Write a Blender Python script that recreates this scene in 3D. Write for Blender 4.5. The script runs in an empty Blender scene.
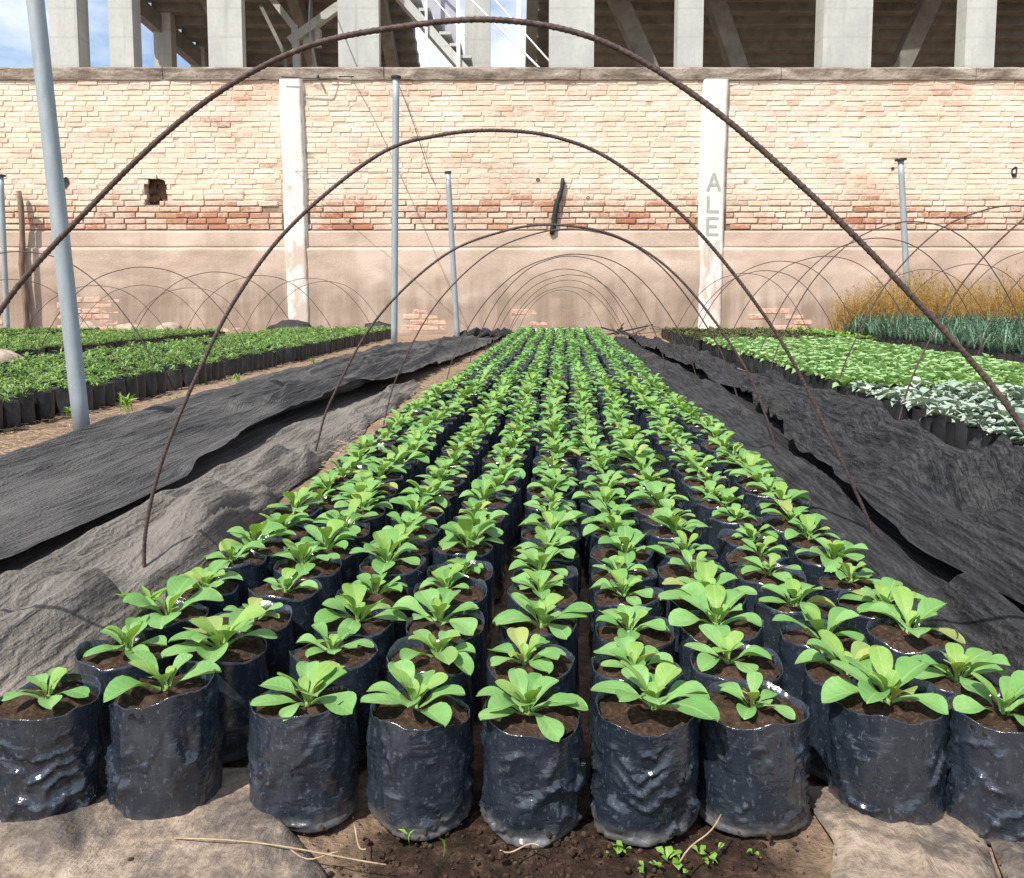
import bpy, math, random
import numpy as np
from mathutils import Vector, Matrix, Euler

# ------------------------------------------------------------------ camera, sky, sun, exposure
S = bpy.context.scene
col = S.collection
R = math.radians
cam_d = bpy.data.cameras.new('camera'); cam = bpy.data.objects.new('camera', cam_d); col.objects.link(cam)
cam_d.sensor_width = 36; cam_d.lens = 28.125; cam_d.shift_y = -74/1024
cam_d.clip_start = 0.02; cam_d.clip_end = 500
cam.location = (0, 0, .57); cam.rotation_euler = (R(90-4.85), 0, R(3.58))
S.camera = cam

SUN = Vector((-.34, -.52, .86)).normalized()          # direction towards the sun: high, behind the left shoulder
W = bpy.data.worlds.new('World'); S.world = W; W.use_nodes = True
nt = W.node_tree; bg = nt.nodes['Background']
sky = nt.nodes.new('ShaderNodeTexSky'); sky.sky_type = 'NISHITA'; sky.sun_disc = False
sky.sun_elevation = math.asin(SUN.z); sky.sun_rotation = math.atan2(SUN.x, SUN.y)
sky.dust_density = 1.2; sky.air_density = 1.0; sky.ozone_density = 1.5
tc = nt.nodes.new('ShaderNodeTexCoord'); nz = nt.nodes.new('ShaderNodeTexNoise')
nz.inputs['Scale'].default_value = 3.2; nz.inputs['Detail'].default_value = 7; nz.inputs['Roughness'].default_value = .58
mp = nt.nodes.new('ShaderNodeMapping'); mp.inputs['Scale'].default_value = (1, 1, 2.4); mp.inputs['Location'].default_value = (1.3, .4, .2)
nt.links.new(tc.outputs['Generated'], mp.inputs[0]); nt.links.new(mp.outputs[0], nz.inputs['Vector'])
cr = nt.nodes.new('ShaderNodeValToRGB'); cr.color_ramp.elements[0].position = .44; cr.color_ramp.elements[1].position = .70
nt.links.new(nz.outputs[0], cr.inputs[0])
mx = nt.nodes.new('ShaderNodeMix'); mx.data_type = 'RGBA'
nt.links.new(cr.outputs[0], mx.inputs[0]); nt.links.new(sky.outputs[0], mx.inputs[6]); mx.inputs[7].default_value = (7.5, 7.6, 8.0, 1)
nt.links.new(mx.outputs[2], bg.inputs[0]); bg.inputs[1].default_value = .13
sl = bpy.data.lights.new('sun', 'SUN'); sl.energy = 4.3; sl.angle = R(.53); sl.color = (1, .95, .87)
so = bpy.data.objects.new('sun', sl); col.objects.link(so)
so.rotation_euler = (-SUN).to_track_quat('-Z', 'Y').to_euler()
so.location = (-3, -5, 9)
S.view_settings.view_transform = 'Standard'; S.view_settings.look = 'None'
S.view_settings.exposure = .55; S.view_settings.gamma = 1
S.render.resolution_x = 1024; S.render.resolution_y = 878
S.render.engine = 'CYCLES'

# ------------------------------------------------------------------ helpers
rng = random.Random(11); NR = np.random.RandomState(5)

def _h(i, j, k, seed):
    v = np.sin(i*127.1 + j*311.7 + k*74.7 + seed*53.3)*43758.5453
    return v - np.floor(v)
def vn(x, y, z=0., seed=0):
    """value noise, -1..1"""
    x, y, z = np.broadcast_arrays(np.asarray(x, float), np.asarray(y, float), np.asarray(z, float))
    i, j, k = np.floor(x), np.floor(y), np.floor(z)
    u, v, w = x-i, y-j, z-k
    u, v, w = u*u*(3-2*u), v*v*(3-2*v), w*w*(3-2*w)
    r = 0
    for a in (0, 1):
        for b in (0, 1):
            for c in (0, 1):
                r = r + _h(i+a, j+b, k+c, seed)*(u if a else 1-u)*(v if b else 1-v)*(w if c else 1-w)
    return r*2-1
def fbm(x, y, z=0., seed=0, o=4):
    r, a = 0, .5
    for q in range(o):
        r = r + a*vn(np.asarray(x)*2**q, np.asarray(y)*2**q, np.asarray(z)*2**q, seed+q*7); a *= .5
    return r

class Tm:
    """a mesh template: vertices, polygons, one material slot per polygon"""
    def __init__(s): s.V = []; s.F = []; s.M = []
    def add(s, V, F, m=0):
        n = len(s.V); s.V += [tuple(v) for v in V]
        s.F += [tuple(i+n for i in f) for f in F]; s.M += [m]*len(F); return s
    def box(s, x0, x1, y0, y1, z0, z1, m=0):
        return s.add([(x0,y0,z0),(x1,y0,z0),(x1,y1,z0),(x0,y1,z0),(x0,y0,z1),(x1,y0,z1),(x1,y1,z1),(x0,y1,z1)],
            [(0,3,2,1),(4,5,6,7),(0,1,5,4),(1,2,6,5),(2,3,7,6),(3,0,4,7)], m)
    def bar(s, a, b, w, h=None, m=0, up=(0,0,1)):
        a, b = Vector(a), Vector(b); h = h or w; d = (b-a).normalized()
        if abs(d.dot(Vector(up))) > .98: up = (0,1,0)
        r = d.cross(Vector(up)).normalized(); u = r.cross(d)
        V = [p + r*sx*w/2 + u*sz*h/2 for p in (a, b) for sx, sz in ((-1,-1),(1,-1),(1,1),(-1,1))]
        return s.add(V, [(0,1,2,3),(7,6,5,4),(0,4,5,1),(1,5,6,2),(2,6,7,3),(3,7,4,0)], m)
    def tube(s, P, rad, n=8, m=0, cap=True):
        P = [Vector(p) for p in P]; V = []; F = []
        N = len(P); prev = None
        for i, p in enumerate(P):
            d = (P[min(i+1, N-1)]-P[max(i-1, 0)]).normalized()
            if prev is None:
                prev = d.cross(Vector((0,0,1)) if abs(d.z) < .9 else Vector((0,1,0))).normalized()
            a = (prev - d*prev.dot(d)).normalized(); b = d.cross(a); prev = a
            for k in range(n):
                t = 2*math.pi*k/n; r = rad(i, k) if callable(rad) else rad
                V.append(p + a*math.cos(t)*r + b*math.sin(t)*r)
        for i in range(N-1):
            for k in range(n):
                F.append((i*n+k, i*n+(k+1)%n, (i+1)*n+(k+1)%n, (i+1)*n+k))
        if cap: F.append(tuple(range(n))[::-1]); F.append(tuple((N-1)*n+k for k in range(n)))
        return s.add(V, F, m)
    def grid(s, V, nu, nv, m=0):
        V = np.asarray(V).reshape(-1, 3)
        return s.add(V, [(i*nv+j, (i+1)*nv+j, (i+1)*nv+j+1, i*nv+j+1) for i in range(nu-1) for j in range(nv-1)], m)
    def mesh(s, name, mats, smooth=False):
        me = bpy.data.meshes.new(name); me.from_pydata(s.V, [], s.F)
        for m in (mats if isinstance(mats, (list, tuple)) else [mats]): me.materials.append(m)
        if max(s.M, default=0): me.polygons.foreach_set('material_index', s.M)
        if smooth: me.polygons.foreach_set('use_smooth', [True]*len(s.F))
        me.update(); return me
    def arrays(s):
        V = np.array(s.V); tot = np.array([len(f) for f in s.F]); idx = np.array([i for f in s.F for i in f])
        return V, tot, idx, np.array(s.M)

def merged(name, items, mats, smooth=True):
    """items: (arrays, 4x4) pairs joined into one mesh with a random value per item"""
    Vs, T, I, Ms, Rn, n = [], [], [], [], [], 0
    for (V, tot, idx, M), mat in items:
        m = np.array(mat); Vs.append(V @ m[:3,:3].T + m[:3,3]); T.append(tot); I.append(idx+n); Ms.append(M)
        Rn.append(np.full(len(V), rng.random())); n += len(V)
    V = np.concatenate(Vs); T = np.concatenate(T); I = np.concatenate(I); Ms = np.concatenate(Ms)
    me = bpy.data.meshes.new(name); me.vertices.add(len(V)); me.vertices.foreach_set('co', V.ravel())
    me.loops.add(len(I)); me.loops.foreach_set('vertex_index', I.astype(np.int32))
    me.polygons.add(len(T)); me.polygons.foreach_set('loop_start', np.concatenate([[0], np.cumsum(T)[:-1]]).astype(np.int32))
    for m in mats: me.materials.append(m)
    me.polygons.foreach_set('material_index', Ms.astype(np.int32))
    me.polygons.foreach_set('use_smooth', np.full(len(T), smooth))
    at = me.attributes.new('rnd', 'FLOAT', 'POINT'); at.data.foreach_set('value', np.concatenate(Rn))
    me.update(calc_edges=True); me.validate(); return me

def link(name, me, parent=None, loc=(0,0,0), rot=(0,0,0), sc=(1,1,1)):
    o = bpy.data.objects.new(name, me); col.objects.link(o)
    if parent: o.parent = parent
    o.location = loc; o.rotation_euler = rot; o.scale = sc; return o
def tag(o, label, cat, group=None):
    o['label'] = label; o['category'] = cat
    if group: o['group'] = group
    return o
def kind(o, k): o['kind'] = k; return o
def mtx(loc, rot=(0,0,0), sc=1):
    sc = (sc,)*3 if not hasattr(sc, '__len__') else sc
    return Matrix.LocRotScale(Vector(loc), Euler(rot), Vector(sc))
ORD = ['first','second','third','fourth','fifth','sixth','seventh','eighth','ninth','tenth','eleventh','twelfth','thirteenth','fourteenth','fifteenth','sixteenth','seventeenth','eighteenth','nineteenth','twentieth']

# ------------------------------------------------------------------ materials
class NB:
    def __init__(s, name):
        s.m = bpy.data.materials.new(name); s.m.use_nodes = True; s.t = s.m.node_tree; s.n = s.t.nodes
        s.b = s.n['Principled BSDF']; s.out = s.n['Material Output']
    def new(s, k, **kw):
        n = s.n.new(k)
        for a, v in kw.items(): setattr(n, a, v)
        return n
    def link(s, a, b): s.t.links.new(a, b)
    def pos(s, scale=(1,1,1), obj=False):
        c = s.new('ShaderNodeTexCoord') if obj else s.new('ShaderNodeNewGeometry')
        m = s.new('ShaderNodeMapping'); m.inputs['Scale'].default_value = scale
        s.link(c.outputs['Object' if obj else 'Position'], m.inputs[0]); return m.outputs[0]
    def noise(s, vec, scale, detail=5, rough=.55, dist=0):
        n = s.new('ShaderNodeTexNoise'); s.link(vec, n.inputs['Vector'])
        n.inputs['Scale'].default_value = scale; n.inputs['Detail'].default_value = detail
        n.inputs['Roughness'].default_value = rough; n.inputs['Distortion'].default_value = dist
        return n.outputs[0]
    def ramp(s, v, stops):
        r = s.new('ShaderNodeValToRGB'); e = r.color_ramp.elements
        while len(e) < len(stops): e.new(.5)
        for el, (p, c) in zip(e, stops):
            el.position = p; el.color = (c, c, c, 1) if not hasattr(c, '__len__') else (*c, 1)
        s.link(v, r.inputs[0]); return r.outputs[0]
    def mix(s, f, a, b, mode='MIX'):
        m = s.new('ShaderNodeMix', data_type='RGBA', blend_type=mode)
        for i, v in ((0, f), (6, a), (7, b)):
            if hasattr(v, 'is_linked'): s.link(v, m.inputs[i])
            else: m.inputs[i].default_value = v if i == 0 else (*v, 1)
        return m.outputs[2]
    def math(s, op, a, b=0., c=None):
        m = s.new('ShaderNodeMath', operation=op)
        for i, v in enumerate((a, b) if c is None else (a, b, c)):
            if hasattr(v, 'is_linked'): s.link(v, m.inputs[i])
            else: m.inputs[i].default_value = v
        return m.outputs[0]
    def rnd(s):
        o = s.new('ShaderNodeObjectInfo'); a = s.new('ShaderNodeAttribute', attribute_name='rnd')
        return s.math('FRACT', s.math('ADD', o.outputs['Random'], a.outputs['Fac']))
    def z(s):
        g = s.new('ShaderNodeNewGeometry'); x = s.new('ShaderNodeSeparateXYZ'); s.link(g.outputs['Position'], x.inputs[0]); return x.outputs
    def bump(s, h, strength=.3, dist=.01):
        b = s.new('ShaderNodeBump'); b.inputs['Strength'].default_value = strength; b.inputs['Distance'].default_value = dist
        s.link(h, b.inputs['Height']); s.link(b.outputs[0], s.b.inputs['Normal'])
    def fin(s, colr, rough=.8, metal=0, spec=.4):
        if hasattr(colr, 'is_linked'): s.link(colr, s.b.inputs['Base Color'])
        else: s.b.inputs['Base Color'].default_value = (*colr, 1)
        if hasattr(rough, 'is_linked'): s.link(rough, s.b.inputs['Roughness'])
        else: s.b.inputs['Roughness'].default_value = rough
        s.b.inputs['Metallic'].default_value = metal; s.b.inputs['Specular IOR Level'].default_value = spec
        return s.m

def leaf_mat(name, c1, c2, transl=.28, rough=.48, vein=False):
    b = NB(name); n = b.noise(b.pos(), 90, 3)
    c = b.mix(b.rnd(), c1, c2)
    c = b.mix(b.ramp(n, [(.35, 0), (.75, .45)]), c, tuple(x*.72 for x in c1))
    if vein: c = b.mix(b.ramp(b.math('FRACT', b.math('MULTIPLY', b.rnd(), 13.7)), [(.95, 0), (.97, .6)]), c, (.44,.40,.12))
    if vein:
        x = b.new('ShaderNodeSeparateXYZ'); b.link(b.new('ShaderNodeTexCoord').outputs['Object'], x.inputs[0]); ax = b.math('ABSOLUTE', x.outputs[0])
        c = b.mix(b.ramp(ax, [(.006, .55), (.022, 0)]), c, (.34,.47,.17))
        sv = b.math('SINE', b.math('MULTIPLY', b.math('SUBTRACT', x.outputs[1], b.math('MULTIPLY', ax, .9)), 62.)); c = b.mix(b.ramp(sv, [(.80, 0), (1., .10)]), c, (.32,.45,.16))
        b.fin(c, rough, 0, .35); b.bump(b.math('ADD', b.math('MULTIPLY', sv, -.12), b.noise(b.pos(), 200, 3)), .30, .002)
    else: b.fin(c, rough, 0, .35); b.bump(b.noise(b.pos(), 240, 2), .18, .002)
    t = b.new('ShaderNodeBsdfTranslucent'); hs = b.mix(1., c, (1.15, 1.1, .45), 'MULTIPLY'); b.link(hs, t.inputs[0])
    m = b.new('ShaderNodeMixShader'); m.inputs[0].default_value = transl
    b.link(b.b.outputs[0], m.inputs[1]); b.link(t.outputs[0], m.inputs[2]); b.link(m.outputs[0], b.out.inputs[0]); return b.m
M_leaf = leaf_mat('leaf_green', (.150,.335,.088), (.245,.450,.150), .25, .5, True)
M_leaff = leaf_mat('leaf_green_far', (.150,.335,.088), (.245,.450,.150), .25, .5)
M_young = leaf_mat('leaf_young', (.23,.40,.085), (.29,.46,.12), .3, .5, True)
M_feather = leaf_mat('leaf_feathery', (.14,.28,.07), (.32,.48,.15), .25)
M_lettuce = leaf_mat('leaf_pale_green', (.27,.45,.18), (.38,.56,.27), .25)
M_silver = leaf_mat('leaf_silver', (.24,.33,.26), (.50,.58,.48), .12, .6)
M_leek = leaf_mat('leaf_bluegreen', (.07,.16,.09), (.22,.35,.26), .15)
M_ochre = leaf_mat('leaf_ochre', (.46,.25,.075), (.31,.26,.085), .2)
M_dark = leaf_mat('leaf_dark', (.05,.10,.025), (.16,.13,.05), .15)
M_weed = leaf_mat('leaf_weed', (.16,.33,.04), (.28,.45,.10), .25)

def soil_mat():
    b = NB('potting_soil'); p = b.pos(); n = b.noise(p, 160, 5, .7); n2 = b.noise(p, 30, 3)
    c = b.ramp(n, [(.3, (.022,.014,.010)), (.55, (.062,.038,.026)), (.74, (.17,.115,.08))])
    c = b.mix(b.ramp(n2, [(.5, 0), (.75, .5)]), c, (.13,.09,.065)); b.bump(n, .8, .008); return b.fin(c, .95, 0, .1)
M_soil = soil_mat()

def bag_mat():
    b = NB('black_polythene'); p = b.pos(); ob = b.new('ShaderNodeTexCoord').outputs['Object']
    sp = b.ramp(b.noise(b.pos((1,1,.55)), 230, 2, .6), [(.60, 0), (.68, .8)])
    du = b.ramp(b.noise(b.pos((1,1,.6)), 55, 4, .6), [(.50, 0), (.85, .25)])
    z = b.z()[2]
    low = b.math('MULTIPLY', b.ramp(b.math('ADD', b.math('MULTIPLY', b.noise(p, 60, 4), .03), z), [(.016, .7), (.034, 0)]), 1.)
    c = b.mix(b.rnd(), (.013,.019,.029), (.020,.026,.037))
    c = b.mix(b.math('MAXIMUM', b.math('MULTIPLY', sp, .5), du), c, (.115,.135,.165))
    c = b.mix(low, c, (.13,.12,.11))
    r = b.math('ADD', b.ramp(b.noise(p, 40, 3), [(.3, .09), (.75, .25)]), b.math('MULTIPLY', low, .4))
    h = b.math('ADD', b.noise(b.pos((1,1,2.2)), 75, 3, .5, .6), b.math('MULTIPLY', b.noise(p, 330, 2), .25))
    b.bump(h, .20, .005); return b.fin(c, r, 0, .8)
M_bag = bag_mat()
def sidebag_mat():
    b = NB('black_film'); n = b.noise(b.pos((1,1,.4)), 45, 3)
    c = b.mix(b.rnd(), (.012,.012,.013), (.03,.03,.032)); c = b.mix(b.ramp(n, [(.5, 0), (.8, .3)]), c, (.12,.11,.10))
    b.bump(n, .5, .01); return b.fin(c, .42, 0, .5)
M_sbag = sidebag_mat()

def rust_mat(name, sc=120):
    b = NB(name); p = b.pos(); n = b.noise(p, sc, 4, .65)
    c = b.ramp(n, [(.3, (.045,.032,.030)), (.55, (.095,.065,.057)), (.75, (.17,.115,.09))])
    b.bump(n, .4, .002); return b.fin(c, .75, .15, .3)
M_rust = rust_mat('rusty_rebar')

def galv_mat():
    b = NB('galvanised_steel'); p = b.pos((1,1,.25)); n = b.noise(p, 30, 4); v = b.noise(b.pos(), 160, 2)
    c = b.ramp(n, [(.3, (.27,.32,.34)), (.7, (.37,.41,.43))]); c = b.mix(b.ramp(v, [(.66, 0), (.72, .6)]), c, (.55,.55,.53))
    b.bump(n, .08, .003); return b.fin(c, .55, .25, .4)
M_galv = galv_mat()
def plain(name, c1, c2, sc=20, rough=.85, bump=.3, spec=.3, stretch=(1,1,1), bd=.01):
    b = NB(name); n = b.noise(b.pos(stretch), sc, 5, .6); b.bump(n, bump, bd)
    return b.fin(b.ramp(n, [(.3, c1), (.7, c2)]), rough, 0, spec)
M_wood = plain('old_wood', (.13,.09,.065), (.26,.19,.14), 25, .9, .5, .2, (1,1,.12))
M_black = plain('black_scrap_hole_shade', (.012,.012,.013), (.04,.04,.042), 20, .6)
M_stone = plain('pale_rubble', (.26,.19,.14), (.47,.38,.31), 14, .95, .6)
M_straw = plain('straw', (.26,.185,.11), (.48,.37,.24), 60, .8)
M_board = plain('white_board', (.55,.53,.50), (.75,.73,.70), 9, .8)
M_wire = plain('dark_wire', (.02,.02,.02), (.06,.05,.045), 40, .6)
M_mark = plain('grey_paint', (.30,.29,.27), (.46,.44,.41), 20, .9, .1)
M_markf = plain('grey_paint_faded', (.46,.43,.39), (.64,.60,.55), 20, .9, .1)

def concrete_mat():
    b = NB('stadium_concrete'); p = b.pos((1,1,.35)); n = b.noise(p, 1.3, 6, .6); n2 = b.noise(b.pos(), 9, 4)
    st = b.noise(b.pos((3,3,.12)), 2.2, 4, .6)
    c = b.ramp(n, [(.3, (.40,.41,.38)), (.7, (.53,.54,.50))]); c = b.mix(b.ramp(n2, [(.45, 0), (.75, .35)]), c, (.34,.35,.32))
    c = b.mix(b.ramp(st, [(.56, 0), (.74, .5)]), c, (.30,.29,.26))
    x = b.new('ShaderNodeTexWave', wave_type='BANDS', bands_direction='Z'); b.link(b.pos(), x.inputs[0]); x.inputs['Scale'].default_value = .42
    c = b.mix(b.ramp(x.outputs[1], [(0, .35), (.03, 0)]), c, (.33,.33,.31)); b.bump(n2, .25, .02); return b.fin(c, .9, 0, .2)
M_conc = concrete_mat()
M_concd = plain('dark_concrete', (.17,.165,.145), (.29,.275,.245), 2.5, .95, .3, .2)  # darker concrete tone for the tiers, rakers and braces
M_white = plain('white_rail_paint', (.74,.74,.76), (.82,.82,.83), 8, .5)
M_mesh = plain('pale_panel', (.36,.36,.41), (.46,.46,.51), 3, .7)

def coping_mat():
    b = NB('weathered_coping'); n = b.noise(b.pos((.5,1,2)), 4, 6, .65, .4); n2 = b.noise(b.pos(), 30, 4)
    c = b.ramp(n, [(.28, (.085,.065,.05)), (.48, (.25,.205,.165)), (.70, (.50,.44,.37))])
    c = b.mix(b.ramp(n2, [(.5, 0), (.75, .5)]), c, (.16,.12,.095)); b.bump(n2, .5, .02); return b.fin(c, .95, 0, .1)
M_cope = coping_mat()

def brick_mat():
    b = NB('whitewashed_brick'); p = b.pos(); z = b.z()[2]; r = b.rnd()
    r2 = b.math('FRACT', b.math('MULTIPLY', r, 17.31))
    red = b.mix(r, (.40,.155,.085), (.52,.30,.19)); red = b.mix(b.ramp(b.noise(p, 22, 4), [(.4, 0), (.75, .55)]), red, (.34,.17,.12))
    lime = b.mix(r2, (.71,.61,.475), (.79,.73,.63))
    lime = b.mix(b.ramp(b.noise(p, 2.2, 4), [(.42, 0), (.72, .65)]), lime, (.69,.52,.37))
    lime = b.mix(b.ramp(b.noise(p, 26, 4, .7), [(.50, 0), (.75, .6)]), lime, (.60,.40,.30))
    big = b.noise(b.pos((.6,1,1.3)), 1.15, 5, .6); fine = b.noise(b.pos((1,1,1.6)), 17, 5, .65)
    t = b.math('ADD', b.math('MULTIPLY', big, .95), b.math('MULTIPLY', fine, .55))
    t = b.math('ADD', t, b.math('MULTIPLY', r2, .30))
    lo = b.ramp(b.math('MULTIPLY', z, .25), [(.40, .27), (.50, .20), (.57, 0.)])
    top = b.ramp(b.math('MULTIPLY', z, .25), [(.80, 0.), (.97, .08)])
    t = b.math('ADD', t, b.math('ADD', lo, top))
    t = b.math('MULTIPLY', t, .5); pink = b.mix(.5, lime, red); c = b.mix(b.ramp(t, [(.465, 0), (.56, .85)]), lime, pink); c = b.mix(b.ramp(t, [(.575, 0), (.64, .95)]), c, red)
    b.bump(b.math('ADD', fine, b.math('MULTIPLY', b.noise(p, 60, 3), .5)), .6, .012); return b.fin(c, .92, 0, .15)
M_brick = brick_mat()
def mortar():
    b = NB('limewashed_mortar'); n = b.noise(b.pos((.7,1,1.5)), 7, 6, .7); z = b.math('MULTIPLY', b.z()[2], .25)
    c = b.ramp(n, [(.32, (.26,.18,.125)), (.45, (.54,.42,.31)), (.62, (.70,.585,.455))])
    er = b.ramp(b.math('ADD', z, b.math('MULTIPLY', n, .06)), [(.50, .85), (.56, 0)]); c = b.mix(er, c, (.19,.115,.075))
    b.bump(n, .6, .02); return b.fin(c, .95, 0, .1)
M_mortar = mortar()
M_hole = plain('broken_wall_core', (.07,.045,.03), (.26,.15,.09), 9, .95, .8, .1)
def redbrick():
    b = NB('bare_brick'); p = b.pos(); n = b.noise(p, 24, 5, .65)
    c = b.mix(b.rnd(), (.44,.19,.11), (.54,.32,.22)); c = b.mix(b.ramp(n, [(.38, 0), (.60, .85)]), c, (.66,.52,.42)); b.bump(n, .6, .012)
    return b.fin(c, .95, 0, .1)
M_redbrick = redbrick()
def plaster_mat():
    b = NB('stained_plaster'); p = b.pos(); big = b.noise(b.pos((.5,1,.9)), 1.1, 6, .62, .6); st = b.noise(b.pos((2.4,1,.25)), 1.6, 5, .6)
    f = b.noise(p, 34, 5, .65); z = b.z()[2]
    c = b.ramp(big, [(.30, (.40,.30,.23)), (.5, (.55,.425,.34)), (.70, (.67,.55,.46))])
    c = b.mix(b.ramp(st, [(.50, 0), (.72, .6)]), c, (.42,.33,.26)); c = b.mix(b.ramp(f, [(.52, 0), (.8, .45)]), c, (.74,.62,.52))
    damp = b.math('MULTIPLY', b.ramp(b.math('MULTIPLY', b.math('ADD', z, b.math('MULTIPLY', big, .6)), .5), [(.40, .9), (.68, 0)]), b.ramp(st, [(.35, .45), (.6, 1)]))
    c = b.mix(damp, c, (.27,.205,.155)); b.bump(b.math('ADD', f, big), .4, .012); return b.fin(c, .95, 0, .1)
M_plaster = plaster_mat()
def pil_mat():
    b = NB('white_pilaster_paint'); p = b.pos(); n = b.noise(b.pos((1,1,.5)), 4, 6, .65, .5); z = b.z()[2]
    wear = b.math('SUBTRACT', n, b.ramp(b.math('MULTIPLY', z, .25), [(.08, -.06), (.30, .0), (.42, .10), (.62, .16)]))
    c = b.mix(b.ramp(wear, [(.47, 0), (.56, .9)]), (.74,.70,.645), (.54,.425,.345)); c = b.mix(b.ramp(b.noise(p, 40, 4), [(.48, 0), (.75, .6)]), c, (.55,.49,.42))
    b.bump(n, .3, .01); return b.fin(c, .9, 0, .15)
M_pil = pil_mat()

def ground_mat():
    b = NB('dry_earth'); p = b.pos(); n = b.noise(p, 2.4, 6, .65); f = b.noise(p, 55, 6, .7); xyz = b.z()
    c = b.ramp(n, [(.30, (.20,.135,.09)), (.5, (.36,.255,.175)), (.72, (.47,.355,.255))])
    c = b.mix(b.ramp(f, [(.38, .75), (.6, 0)]), c, (.13,.085,.06)); c = b.mix(b.ramp(f, [(.62, 0), (.78, .5)]), c, (.56,.46,.35))
    # damp dark soil at the near end of the bed
    dx = b.math('ADD', xyz[0], -.02); dy = b.math('SUBTRACT', xyz[1], .62)
    e = b.math('ADD', b.math('MULTIPLY', dx, b.math('MULTIPLY', dx, 6.)), b.math('MULTIPLY', dy, b.math('MULTIPLY', dy, 3.)))
    e = b.math('ADD', e, b.math('MULTIPLY', b.noise(p, 9, 5), .9))
    c = b.mix(b.ramp(b.math('MULTIPLY', e, .5), [(.34, 1), (.52, 0)]), c, b.ramp(f, [(.35, (.018,.012,.009)), (.55, (.045,.028,.020)), (.75, (.13,.085,.06))]))
    b.bump(b.math('ADD', f, b.math('MULTIPLY', n, .5)), .9, .012); return b.fin(c, .97, 0, .1)
M_ground = ground_mat()

def cloth_mat(name, dark, light, dust, d0, d1, freq=420):
    b = NB(name); p = b.pos(); big = b.noise(b.pos((1,.6,1)), 3.2, 5, .6); f = b.noise(p, 160, 4, .7)
    w = b.new('ShaderNodeTexWave', wave_type='BANDS', bands_direction='X'); b.link(b.pos((1,1,1)), w.inputs[0])
    w.inputs['Scale'].default_value = freq/14.; w.inputs['Distortion'].default_value = 5; w.inputs['Detail'].default_value = 1; w.inputs['Detail Scale'].default_value = 2
    w2 = b.noise(b.pos((1,.07,1)), 70, 3, .6)
    c = b.mix(b.ramp(w2, [(.35, 0), (.68, 1)]), dark, light); c = b.mix(b.math('MULTIPLY', b.ramp(w.outputs[1], [(.2, 1), (.6, 0)]), .3), c, tuple(x*.35 for x in dark))
    c = b.mix(b.ramp(b.math('ADD', b.math('MULTIPLY', big, .7), b.math('MULTIPLY', f, .3)), [(d0, 0), (d1, .85)]), c, dust)
    c = b.mix(b.ramp(b.noise(p, 210, 2), [(.70, 0), (.76, .5)]), c, tuple(min(1, x*1.6) for x in dust))
    b.bump(b.math('ADD', b.math('MULTIPLY', w.outputs[1], .22), b.math('ADD', b.math('MULTIPLY', w2, 1.3), b.math('MULTIPLY', f, .6))), .9, .010)
    return b.fin(c, .9, 0, .15)
M_clothR = cloth_mat('black_shade_net', (.018,.018,.020), (.068,.068,.070), (.12,.117,.113), .52, .82)
M_clothL = cloth_mat('worn_shade_net', (.040,.040,.041), (.105,.103,.101), (.18,.17,.158), .46, .78)
M_clothD = cloth_mat('dusty_shade_net', (.080,.075,.070), (.19,.175,.158), (.29,.255,.215), .38, .70, 300)
def gcloth():
    b = NB('muddy_ground_fabric'); p = b.pos(); n = b.noise(p, 7, 6, .65, .5); f = b.noise(p, 70, 5, .7); w = b.noise(b.pos((6,1,1)), 60, 2)
    c = b.ramp(b.math('ADD', b.math('MULTIPLY', n, .8), b.math('MULTIPLY', f, .2)), [(.40, (.050,.048,.047)), (.46, (.16,.135,.115)), (.52, (.29,.23,.175)), (.66, (.43,.35,.275))])
    c = b.mix(b.ramp(f, [(.35, .6), (.55, 0)]), c, (.16,.12,.09)); b.bump(b.math('ADD', b.math('ADD', n, f), b.math('MULTIPLY', w, .4)), .7, .008); return b.fin(c, .95, 0, .1)
M_gcloth = gcloth()

# ------------------------------------------------------------------ the ground: one sheet, fine near the bed
def spaced(*segs):
    out = []
    for a, b, st in segs:
        n = max(1, int(round((b-a)/st))); out += [a+(b-a)*k/n for k in range(n)]
    return np.array(out+[segs[-1][1]])
gx = spaced((-150,-20,26), (-20,-4,.8), (-4,-1.2,.09), (-1.2,1.2,.011), (1.2,4,.09), (4,20,.8), (20,150,26))
gy = spaced((-60,-4,14), (-4,.3,.4), (.3,.52,.03), (.52,1.0,.010), (1.0,2.4,.05), (2.4,12.5,.11), (12.5,24,.8), (24,200,22))
X, Y = np.meshgrid(gx, gy, indexing='ij')
near = np.clip((1.15-Y)/.25, 0, 1)*np.clip((1.3-np.abs(X))/.2, 0, 1)
far = np.clip((14-Y)/3, 0, 1)*np.clip((12-np.abs(X))/3, 0, 1)
Z = fbm(X*3, Y*3, 0, 3)*.012*far + near*(fbm(X*22, Y*22, 0, 9, 4)*.010 + np.maximum(0, fbm(X*60, Y*60, 0, 4, 2))*.007)
bedm = np.clip((.78-np.abs(X+.03))/.1, 0, 1)*np.clip((Y-.85)/.1, 0, 1)
Z = Z*(1-bedm) - .012*bedm - .008*near
gV = np.stack([X, Y, Z], -1).reshape(-1, 3)
GH = lambda x, y: float(Z[min(len(gx)-1, int(np.searchsorted(gx, x))), min(len(gy)-1, int(np.searchsorted(gy, y)))])
kind(link('ground', Tm().grid(gV, len(gx), len(gy)).mesh('ground', M_ground, True)), 'structure')

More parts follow.
